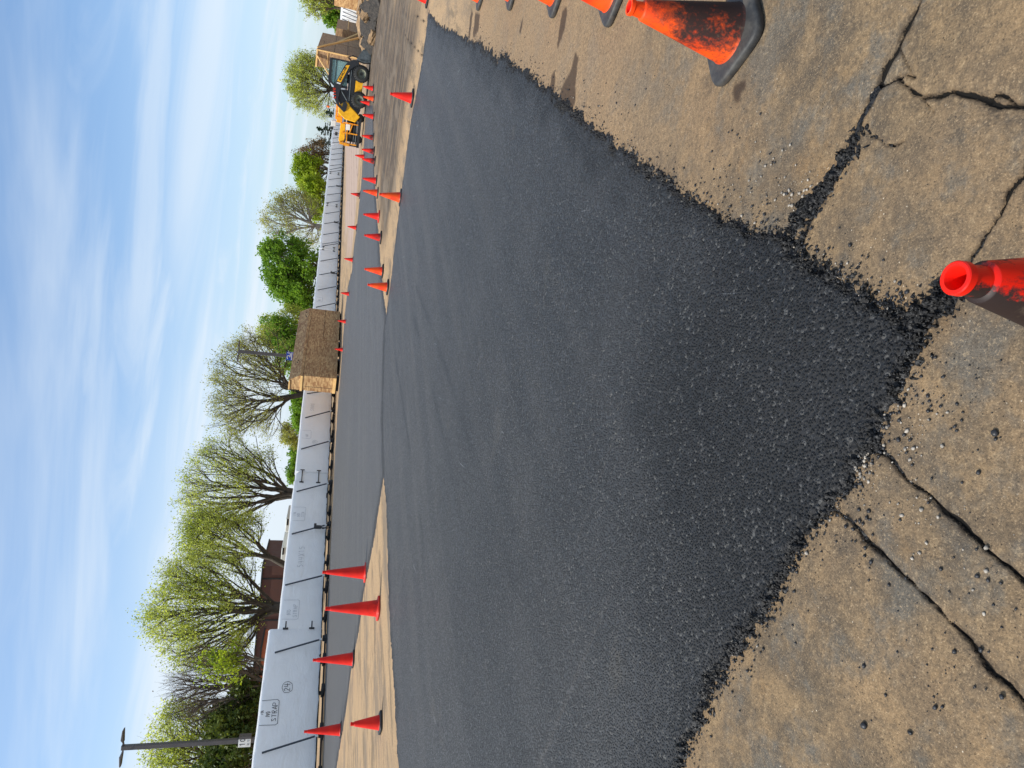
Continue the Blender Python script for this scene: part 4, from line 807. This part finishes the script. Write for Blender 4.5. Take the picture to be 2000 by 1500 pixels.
strokes([[(-.2, .28), (-.05, .34), (.05, .2), (-.1, .12), (.2, .12), (.22, .3)], [(-.25, .02), (.25, .02)], [(-.22, -.1), (-.22, -.32)], [(-.06, -.1), (-.06, -.32)], [(.1, -.1), (.1, -.32)], [(.24, -.1), (.24, -.32)]], (0, -.22, zb_), (1, 0, 0), (0, 0, 1), .05, .005, 0, Vector((0, -1, 0))).build('sign_marks', M['white_paint'], sb, fix=False)
light_pole(0, 307, 575, 128, 0, .32, 'distant light pole standing among the far green trees', 2)

# ------------------------------------------------------------------ buildings behind the wall
a = at(515, 1102, 62); c = at(491, 1480, 60)
BX = thing('brown_building', 'long low brown building with dark vertical seams behind the big tree', 'building', ((a[0] + c[0]) / 2, 66, 0))
w_ = a[0] - c[0]; MB().box((0, 0, a[2] / 2), (w_, 9, a[2])).build('wall', M['brick'], BX)
MB().box((0, 0, a[2] + .04), (w_ + .2, 9.2, .12)).build('coping', M['dark'], BX)
for k in range(9): MB().box((w_ / 2 - 1.1 - k * 3.6, -4.52, a[2] / 2), (.12, .05, a[2])).build('wall_seam', M['dark'], BX)
q = at(497, 1228, 63); MB().box((q[0] - (a[0] + c[0]) / 2, -2, a[2] + .5), (1.6, 1.6, .9), bev=.03).build('roof_unit', M['white_paint'], BX)
q = at(497, 1372, 50); ob = thing('orange_brick_building', 'patch of orange brick building seen between bare branches at left', 'building', (q[0], 55, 0)); MB().box((0, 0, 1.7), (5, 4, 3.4)).build('wall', M['brickorange'], ob); MB().box((0, 0, 3.43), (5.2, 4.2, .12)).build('coping', M['dark'], ob)
for (xa, ya, yb, lab) in ((559.5, 1010, 1036, 'white box trailer roof with dark front peeking over the wall, nearer the lone trunk'), (551, 1066, 1094, 'white box trailer roof with dark front peeking over the wall, next to the brown building')):
    pa = at(xa, ya, 52); pb2 = at(xa, yb, 52); zt = pa[2]; t = thing('box_trailer', lab, 'trailer', ((pa[0] + pb2[0]) / 2, 54, 0), 0, 'trailers parked behind the wall'); wd = pa[0] - pb2[0]
    MB().box((0, 0, zt / 2 + .45), (wd, 5, zt - .9), bev=.05).build('box_body', M['white_paint'], t); MB().box((.25 * wd, -2.53, zt - .12), (wd * .46, .05, .12)).build('dark_panel', M['steel_black'], t)
    for sx in (-.35, .35):
        MB().lathe([(0, -.1), (.4, -.12), (.45, -.05), (.45, .05), (.4, .12), (0, .1)], 20, Matrix.Translation((sx * wd, -2.2, .45)) @ Matrix.Rotation(math.pi / 2, 4, 'X')).build('wheel', M['tyre'], t)

# ------------------------------------------------------------------ trees
def leaf_mat(name, c0, c1, trans=.45):
    b = NB(name); r = b.attr('lc'); col = b.mix(r, c0, c1); b.set(Base_Color=col, Roughness=.55, Specular_IOR_Level=.25)
    tr = b.n.new('ShaderNodeBsdfTranslucent'); b.l.new(b.mix(.5, col, b.mix(1., col, (1.3, 1.25, .5), 'MULTIPLY')), tr.inputs[0]); ms = b.n.new('ShaderNodeMixShader'); ms.inputs[0].default_value = trans
    b.l.new(b.p.outputs[0], ms.inputs[1]); b.l.new(tr.outputs[0], ms.inputs[2]); b.l.new(ms.outputs[0], b.out.inputs[0]); return b.m
LM = {'spring': leaf_mat('spring_leaves', hexc(150, 166, 64), hexc(214, 222, 126), .62), 'lime': leaf_mat('lime_leaves', hexc(116, 146, 26), hexc(170, 186, 54)), 'green': leaf_mat('green_leaves', hexc(78, 118, 34), hexc(142, 178, 64), .5),
 'pale': leaf_mat('pale_leaves', hexc(138, 142, 66), hexc(192, 194, 112), .5), 'dark': leaf_mat('evergreen', hexc(50, 72, 32), hexc(112, 122, 48), .3), 'spruce': leaf_mat('spruce_needles', hexc(18, 36, 26), hexc(52, 70, 44), .1), 'olive': leaf_mat('olive_leaves', hexc(84, 92, 34), hexc(134, 128, 52), .3), 'brown': leaf_mat('brown_buds', hexc(110, 84, 60), hexc(150, 126, 80), .2)}
BK = {'dark': simple('dark_bark', (.065, .052, .040), .9, vary=.3, sc=5), 'brown': simple('brown_bark', (.11, .085, .062), .9, vary=.3, sc=5), 'grey': simple('grey_bark', (.24, .22, .19), .9, vary=.2, sc=3)}
def segtubes(A, B, RA, RB, n=5):
    A = np.array(A); B = np.array(B); RA = np.array(RA); RB = np.array(RB); d = B - A; ln = np.linalg.norm(d, axis=1, keepdims=True) + 1e-9; d = d / ln
    up = np.where(np.abs(d[:, 2:3]) > .9, [[1., 0, 0]], [[0, 0, 1.]]); x = np.cross(up, d); x /= np.linalg.norm(x, axis=1, keepdims=True) + 1e-9; y = np.cross(d, x)
    an = 2 * math.pi * np.arange(n) / n; c = np.cos(an)[None, :, None]; s = np.sin(an)[None, :, None]
    ra = A[:, None] + (x[:, None] * c + y[:, None] * s) * RA[:, None, None]; rb = B[:, None] + (x[:, None] * c + y[:, None] * s) * RB[:, None, None]
    V = np.concatenate([ra, rb], 1).reshape(-1, 3); k = np.arange(n); base = np.stack([k, (k + 1) % n, (k + 1) % n + n, k + n], 1)
    F = (np.arange(len(A)) * 2 * n)[:, None, None] + base[None]; return V, F.reshape(-1, 4)
def tree(name, label, cat, Y, base_y, blobs, leaf, bark, nT=170, twigs=6, nleaf=9000, lsz=.10, tr=.22, fork=1.2, group=None, seed=1, stems=1, tip=.7, droop=0., shell=.5, straight=.72):
    """blobs: crown lumps (photo x, photo y, half height px, half width px) placed at depth Y."""
    rg = np.random.default_rng(seed); k = Y / FPX
    bp = at(650, base_y, Y); base = np.array([bp[0], Y, 0.])
    E = []
    for (x, y, hx, hy) in blobs:
        q = at(x, y, Y); E.append((q, hy * k * .92, hx * k * .92))
    wts = np.array([e[1] * e[1] * e[2] for e in E]); wts /= wts.sum()
    pts = []
    while len(pts) < nT:
        e = E[rg.choice(len(E), p=wts)]; u = rg.normal(size=3); u /= np.linalg.norm(u); r = rg.random() ** (1 / 3 if rg.random() > shell else .12)
        p = e[0] + u * r * np.array([e[1], e[1] * .9, e[2]])
        if p[2] > .6: pts.append(p)
    pts = np.array(pts)
    nodes = [base + np.array([0, 0, 0])]; par = [-1]; lastd = [np.array([0, 0, 1.])]; pl = [0.]
    fh = fork
    for s in range(stems):
        o = rg.normal(0, .18, 3) * (stems > 1); o[2] = 0
        nodes.append(base + o + np.array([0, 0, fh])); par.append(0); lastd.append(np.array([o[0], o[1], 1.])); pl.append(0.)
    root = base + np.array([0, 0, fh]); order = np.argsort(np.linalg.norm(pts - root, axis=1)); rmax = np.linalg.norm(pts - root, axis=1).max()
    for i in order:
        p = pts[i]; Nn = np.array(nodes); d = p - Nn; dl = np.linalg.norm(d, axis=1); dirs = np.array(lastd); dirs = dirs / (np.linalg.norm(dirs, axis=1, keepdims=True) + 1e-9)
        cosv = (d * dirs).sum(1) / (dl + 1e-6); cost = dl * (1.9 - .9 * cosv) + straight * np.array(pl); cost[0] = 1e9
        j = int(np.argmin(cost)); a = Nn[j]; L_ = dl[j]; stp = max(2, int(L_ / (.55 + .012 * Y))); dr = dirs[j]
        prev = j; tgt = (p - a)
        for q in range(1, stp + 1):
            t = q / stp; b0 = a + dr * L_ * .42; c = (1 - t) ** 2 * a + 2 * t * (1 - t) * (b0 * .5 + (a + tgt * .5) * .5) + t * t * p + rg.normal(0, .022 * L_ ** .5, 3) * (t < 1)
            nodes.append(c); par.append(prev); lastd.append(c - nodes[prev]); pl.append(pl[prev] + np.linalg.norm(c - nodes[prev])); prev = len(nodes) - 1
    Nn = np.array(nodes); par = np.array(par); kids = np.bincount(par[1:], minlength=len(par)); fl = np.zeros(len(par)); 
    leafn = kids == 0; fl[leafn] = 1
    for i in range(len(par) - 1, 0, -1): fl[par[i]] += fl[i]
    rad = tr * (fl / fl[0]) ** .50; rmin = max(.009, .00017 * Y); rad = np.maximum(rad, rmin)
    A = Nn[par[1:]]; B = Nn[1:]; V, F = segtubes(A, B, np.maximum(rad[par[1:]] * .0 + rad[1:] * 1.12, 0), rad[1:], 6)
    # twigs
    cand = np.where(fl <= max(3, fl[0] * .03))[0]; ta = []; tb = []; ends = []
    for i in cand:
        dirn = Nn[i] - Nn[par[i]]; dirn = dirn / (np.linalg.norm(dirn) + 1e-9)
        for q in range(twigs if leafn[i] else max(1, twigs // 3)):
            dd = dirn * .9 + rg.normal(0, .55, 3) + np.array([0, 0, .35 - droop]); dd /= np.linalg.norm(dd) + 1e-9; l = tip * (.5 + rg.random() * .9); m_ = Nn[i] + dd * l * .55; e2 = m_ + (dd + rg.normal(0, .3, 3) + np.array([0, 0, .15 - droop])) * l * .5
            ta += [Nn[i], m_]; tb += [m_, e2]; ends += [m_, e2, e2, (m_ + e2) / 2]
    tw = rmin * .52; V2, F2 = segtubes(ta, tb, np.full(len(ta), tw), np.full(len(ta), tw * .6), 3)
    root_o = thing(name, label, cat, (base[0], base[1], 0), 0, group)
    def place(me): me.transform(Matrix.Translation((-base[0], -base[1], 0))); return me
    link('trunk', place(npmesh('trunk', np.concatenate([V, V2]), np.concatenate([F, F2 + len(V)]))), BK[bark], root_o, True)
    if nleaf:
        ends = np.array(ends); ci = rg.integers(0, len(ends), nleaf); cen = ends[ci] + np.clip(rg.normal(0, 1, (nleaf, 3)), -1.5, 1.5) * (.15 * tip + .04)
        a = rg.normal(size=(nleaf, 3)); a /= np.linalg.norm(a, axis=1, keepdims=True); c = np.cross(a, rg.normal(size=(nleaf, 3))); c /= np.linalg.norm(c, axis=1, keepdims=True)
        sz = lsz * (.5 + rg.random(nleaf))[:, None]; a = a * sz; c = c * sz * .62
        Vl = np.stack([cen - a, cen + c, cen + a, cen - c], 1).reshape(-1, 3); Fl = np.arange(nleaf * 4).reshape(-1, 4)
        me = npmesh('crown', Vl, Fl); at_ = me.attributes.new('lc', 'FLOAT', 'FACE'); clump = _h((ends[ci][:, 0] * .8).astype(np.int64) + 500, (ends[ci][:, 2] * .8).astype(np.int64) + (ends[ci][:, 1] * .5).astype(np.int64) * 7, seed)
        at_.data.foreach_set('value', np.clip(.5 * clump + .5 * rg.random(nleaf), 0, 1).astype(np.float32)); link('crown', place(me), LM[leaf], root_o)
    return root_o
GT = 'spring trees behind the white wall'
tree('deciduous_tree', 'largest spreading tree with fresh lime leaves in front of the brown building', 'tree', 40, 1186, [(412, 1190, 100, 112), (362, 1200, 56, 80), (445, 1110, 64, 42), (455, 1262, 56, 36), (385, 1130, 56, 56)], 'spring', 'dark', 420, 9, 23000, .050, .34, 2.5, GT, 2, 5)
tree('deciduous_tree', 'leaning tree with dense young leaves between the lone forked tree and the largest tree', 'tree', 46, 1104, [(440, 1050, 75, 52), (400, 1040, 38, 40), (475, 1020, 38, 22)], 'spring', 'dark', 220, 9, 11500, .052, .20, 2.2, GT, 5, 1)
tree('deciduous_tree', 'lone forked tree with a dark trunk against open sky, left of the crate', 'tree', 52, 967, [(440, 950, 70, 90), (420, 985, 62, 62), (475, 890, 60, 42), (505, 940, 40, 60)], 'spring', 'dark', 400, 9, 14500, .054, .34, 2.6, GT, 9, 4)
tree('deciduous_tree', 'wide tree with bare-looking twigs and pale buds directly behind the wide plywood crate', 'tree', 60, 772, [(490, 755, 68, 98), (520, 690, 50, 52), (460, 800, 38, 55), (530, 830, 40, 28)], 'pale', 'dark', 440, 10, 15000, .056, .38, 2.4, GT, 13, 4)
tree('deciduous_tree', 'dense bright green shrub-like tree behind the blue sign', 'tree', 74, 668, [(575, 690, 24, 40), (560, 655, 28, 34), (545, 640, 24, 26)], 'green', 'brown', 110, 7, 9000, .12, .2, 1.5, GT, 15, 2)
tree('deciduous_tree', 'airy pale green tree behind the right end of the wide plywood crate', 'tree', 78, 640, [(548, 648, 40, 34), (575, 622, 25, 22)], 'spring', 'brown', 160, 7, 6500, .085, .2, 2., GT, 16, 1)
tree('deciduous_tree', 'round dense deep green tree with a lower limb, right of the wide plywood crate', 'tree', 82, 520, [(565, 515, 44, 48), (575, 560, 40, 34), (600, 540, 24, 60), (545, 500, 24, 32), (590, 595, 24, 20)], 'green', 'brown', 260, 8, 22000, .14, .34, 1.6, GT, 17, 3, .9)
tree('deciduous_tree', 'tall pale yellowish tree with one thick grey trunk behind the wall', 'tree', 100, 447, [(550, 430, 36, 34), (585, 405, 42, 28), (600, 455, 30, 26), (575, 395, 26, 22)], 'pale', 'grey', 240, 7, 7000, .095, .42, 3., GT, 19, 1, 1.0)
tree('deciduous_tree', 'low lime green tree row hanging over the wall left of the distant light pole', 'tree', 112, 375, [(622, 380, 14, 32), (610, 365, 14, 18), (626, 410, 10, 20)], 'lime', 'brown', 120, 6, 8000, .16, .2, .8, GT, 21, 2, .9)
tree('deciduous_tree', 'round lime green tree beside the distant light pole', 'tree', 122, 335, [(605, 335, 24, 28), (622, 345, 20, 30), (600, 320, 16, 20)], 'lime', 'brown', 170, 7, 11000, .16, .3, 1.2, GT, 22, 2, .9)
tree('deciduous_tree', 'brownish bare tree just right of the distant light pole', 'tree', 126, 304, [(610, 304, 26, 20), (625, 300, 18, 24)], 'brown', 'brown', 150, 8, 4000, .12, .22, 1.2, GT, 23, 3, 1.0)
tree('deciduous_tree', 'fan-shaped tree with light green edge rising behind the skid steer cab', 'tree', 142, 176, [(605, 160, 34, 54), (590, 150, 24, 40), (630, 200, 22, 26), (635, 140, 24, 24)], 'spring', 'dark', 420, 8, 14000, .12, .5, 3., GT, 24, 5, 1.2)
tree('deciduous_tree', 'light airy tree at the top right corner above the small white wall end', 'tree', 96, 8, [(620, 10, 26, 24), (635, -10, 26, 30), (610, -25, 26, 30)], 'spring', 'brown', 260, 7, 7000, .10, .3, 3., GT, 25, 2)
tree('bush', 'bright green bush behind the low plywood crate at the top right', 'bush', 105, 20, [(655, 22, 18, 24), (662, 8, 14, 22), (660, 42, 10, 14)], 'green', 'brown', 110, 6, 8000, .18, .15, .5, None, 26, 3)
tree('deciduous_tree', 'brown bare twiggy tree left of the circled number section', 'tree', 37, 1335, [(430, 1335, 88, 62), (395, 1370, 60, 40), (440, 1290, 60, 40)], 'brown', 'brown', 330, 9, 900, .035, .28, 1.4, GT, 27, 6, .6)
tree('bush', 'yellow-green leafy sapling in front of the brown building, next to the bare tree', 'bush', 34, 1290, [(440, 1298, 46, 30), (470, 1280, 26, 22)], 'lime', 'brown', 70, 5, 1700, .06, .07, 1.2, None, 28, 2, .45)
tree('deciduous_tree', 'pale green tree at the left frame edge behind the numbered light pole', 'tree', 39, 1500, [(370, 1440, 62, 66), (380, 1500, 70, 50), (420, 1540, 60, 50), (420, 1415, 34, 26)], 'spring', 'brown', 300, 8, 13000, .056, .28, 2., GT, 29, 2)
tree('evergreen_bush', 'broad dark evergreen bush behind the leftmost wall section', 'bush', 36, 1450, [(470, 1440, 50, 70), (455, 1490, 52, 50), (490, 1380, 30, 45)], 'dark', 'brown', 260, 6, 16000, .085, .2, .4, None, 30, 4, .45)
tree('olive_bush', 'olive green bush between the evergreen bush and the bare tree', 'bush', 38, 1405, [(460, 1405, 40, 32), (490, 1380, 22, 36), (480, 1350, 20, 22)], 'olive', 'brown', 150, 6, 7000, .085, .15, .4, None, 31, 4, .45)
tree('bush', 'thin pale shrub far beyond the wall left of the wide plywood crate', 'bush', 85, 848, [(572, 848, 17, 22), (580, 860, 10, 14)], 'pale', 'brown', 80, 6, 2600, .10, .1, .8, None, 32, 3, .6)
tree('hedge', 'dark clipped green hedge beyond the wall, left of the wide plywood crate', 'hedge', 70, 800, [(588, 790, 9, 20), (590, 818, 9, 18), (586, 770, 9, 14)], 'green', 'brown', 120, 6, 6000, .11, .1, .4, None, 33, 4, .5)
tree('bush', 'low distant green treetops over the recessed wall joint', 'bush', 110, 905, [(578, 890, 5, 26), (574, 925, 6, 18)], 'green', 'brown', 80, 5, 3000, .16, .1, .5, None, 34, 3, .6)
def spruce(label, Y, yb, xtop, hw, seed):
    rg = np.random.default_rng(seed); p = at(650, yb, Y); H = at(xtop, yb - 6, Y)[2]; t = thing('spruce_tree', label, 'spruce', (p[0], Y, 0), 0, 'dark spruces beyond the wall')
    MB().tube([(0, 0, 0), (0, 0, H * .98)], [.18, .02], 8).build('trunk', BK['dark'], t, True); V = []; lc = []; R0 = hw * Y / FPX
    for k in range(int(H * 11)):
        z = H * (.1 + .9 * k / (H * 11)); R = R0 * (1 - z / H) ** .85 * (.75 + .5 * rg.random()) + .08; a = rg.random() * 6.283
        for q in range(26):
            f = rg.random(); r = R * f; aa = a + rg.normal(0, .16); c = np.array([math.cos(aa) * r, math.sin(aa) * r, z - .22 * r + .12 * f * f * R + rg.normal(0, .05)])
            u = np.array([math.cos(aa), math.sin(aa), rg.normal(-.3, .3)]) * .17; w = np.cross(u, rg.normal(size=3)); w = w / (np.linalg.norm(w) + 1e-9) * .07; V += [c - u, c + w, c + u, c - w]; lc.append(rg.random())
    me = npmesh('crown', V, np.arange(len(V)).reshape(-1, 4)); me.attributes.new('lc', 'FLOAT', 'FACE').data.foreach_set('value', np.array(lc, np.float32)); link('crown', me, LM['spruce'], t)
spruce('dark spruce with a pointed top, left of the other spruce', 130, 283, 609, 26, 1); spruce('dark spruce standing next to the fan-shaped tree', 128, 256, 617, 28, 2)
spruce('small dark spruce at the foot of the fan-shaped tree', 136, 222, 636, 24, 3)
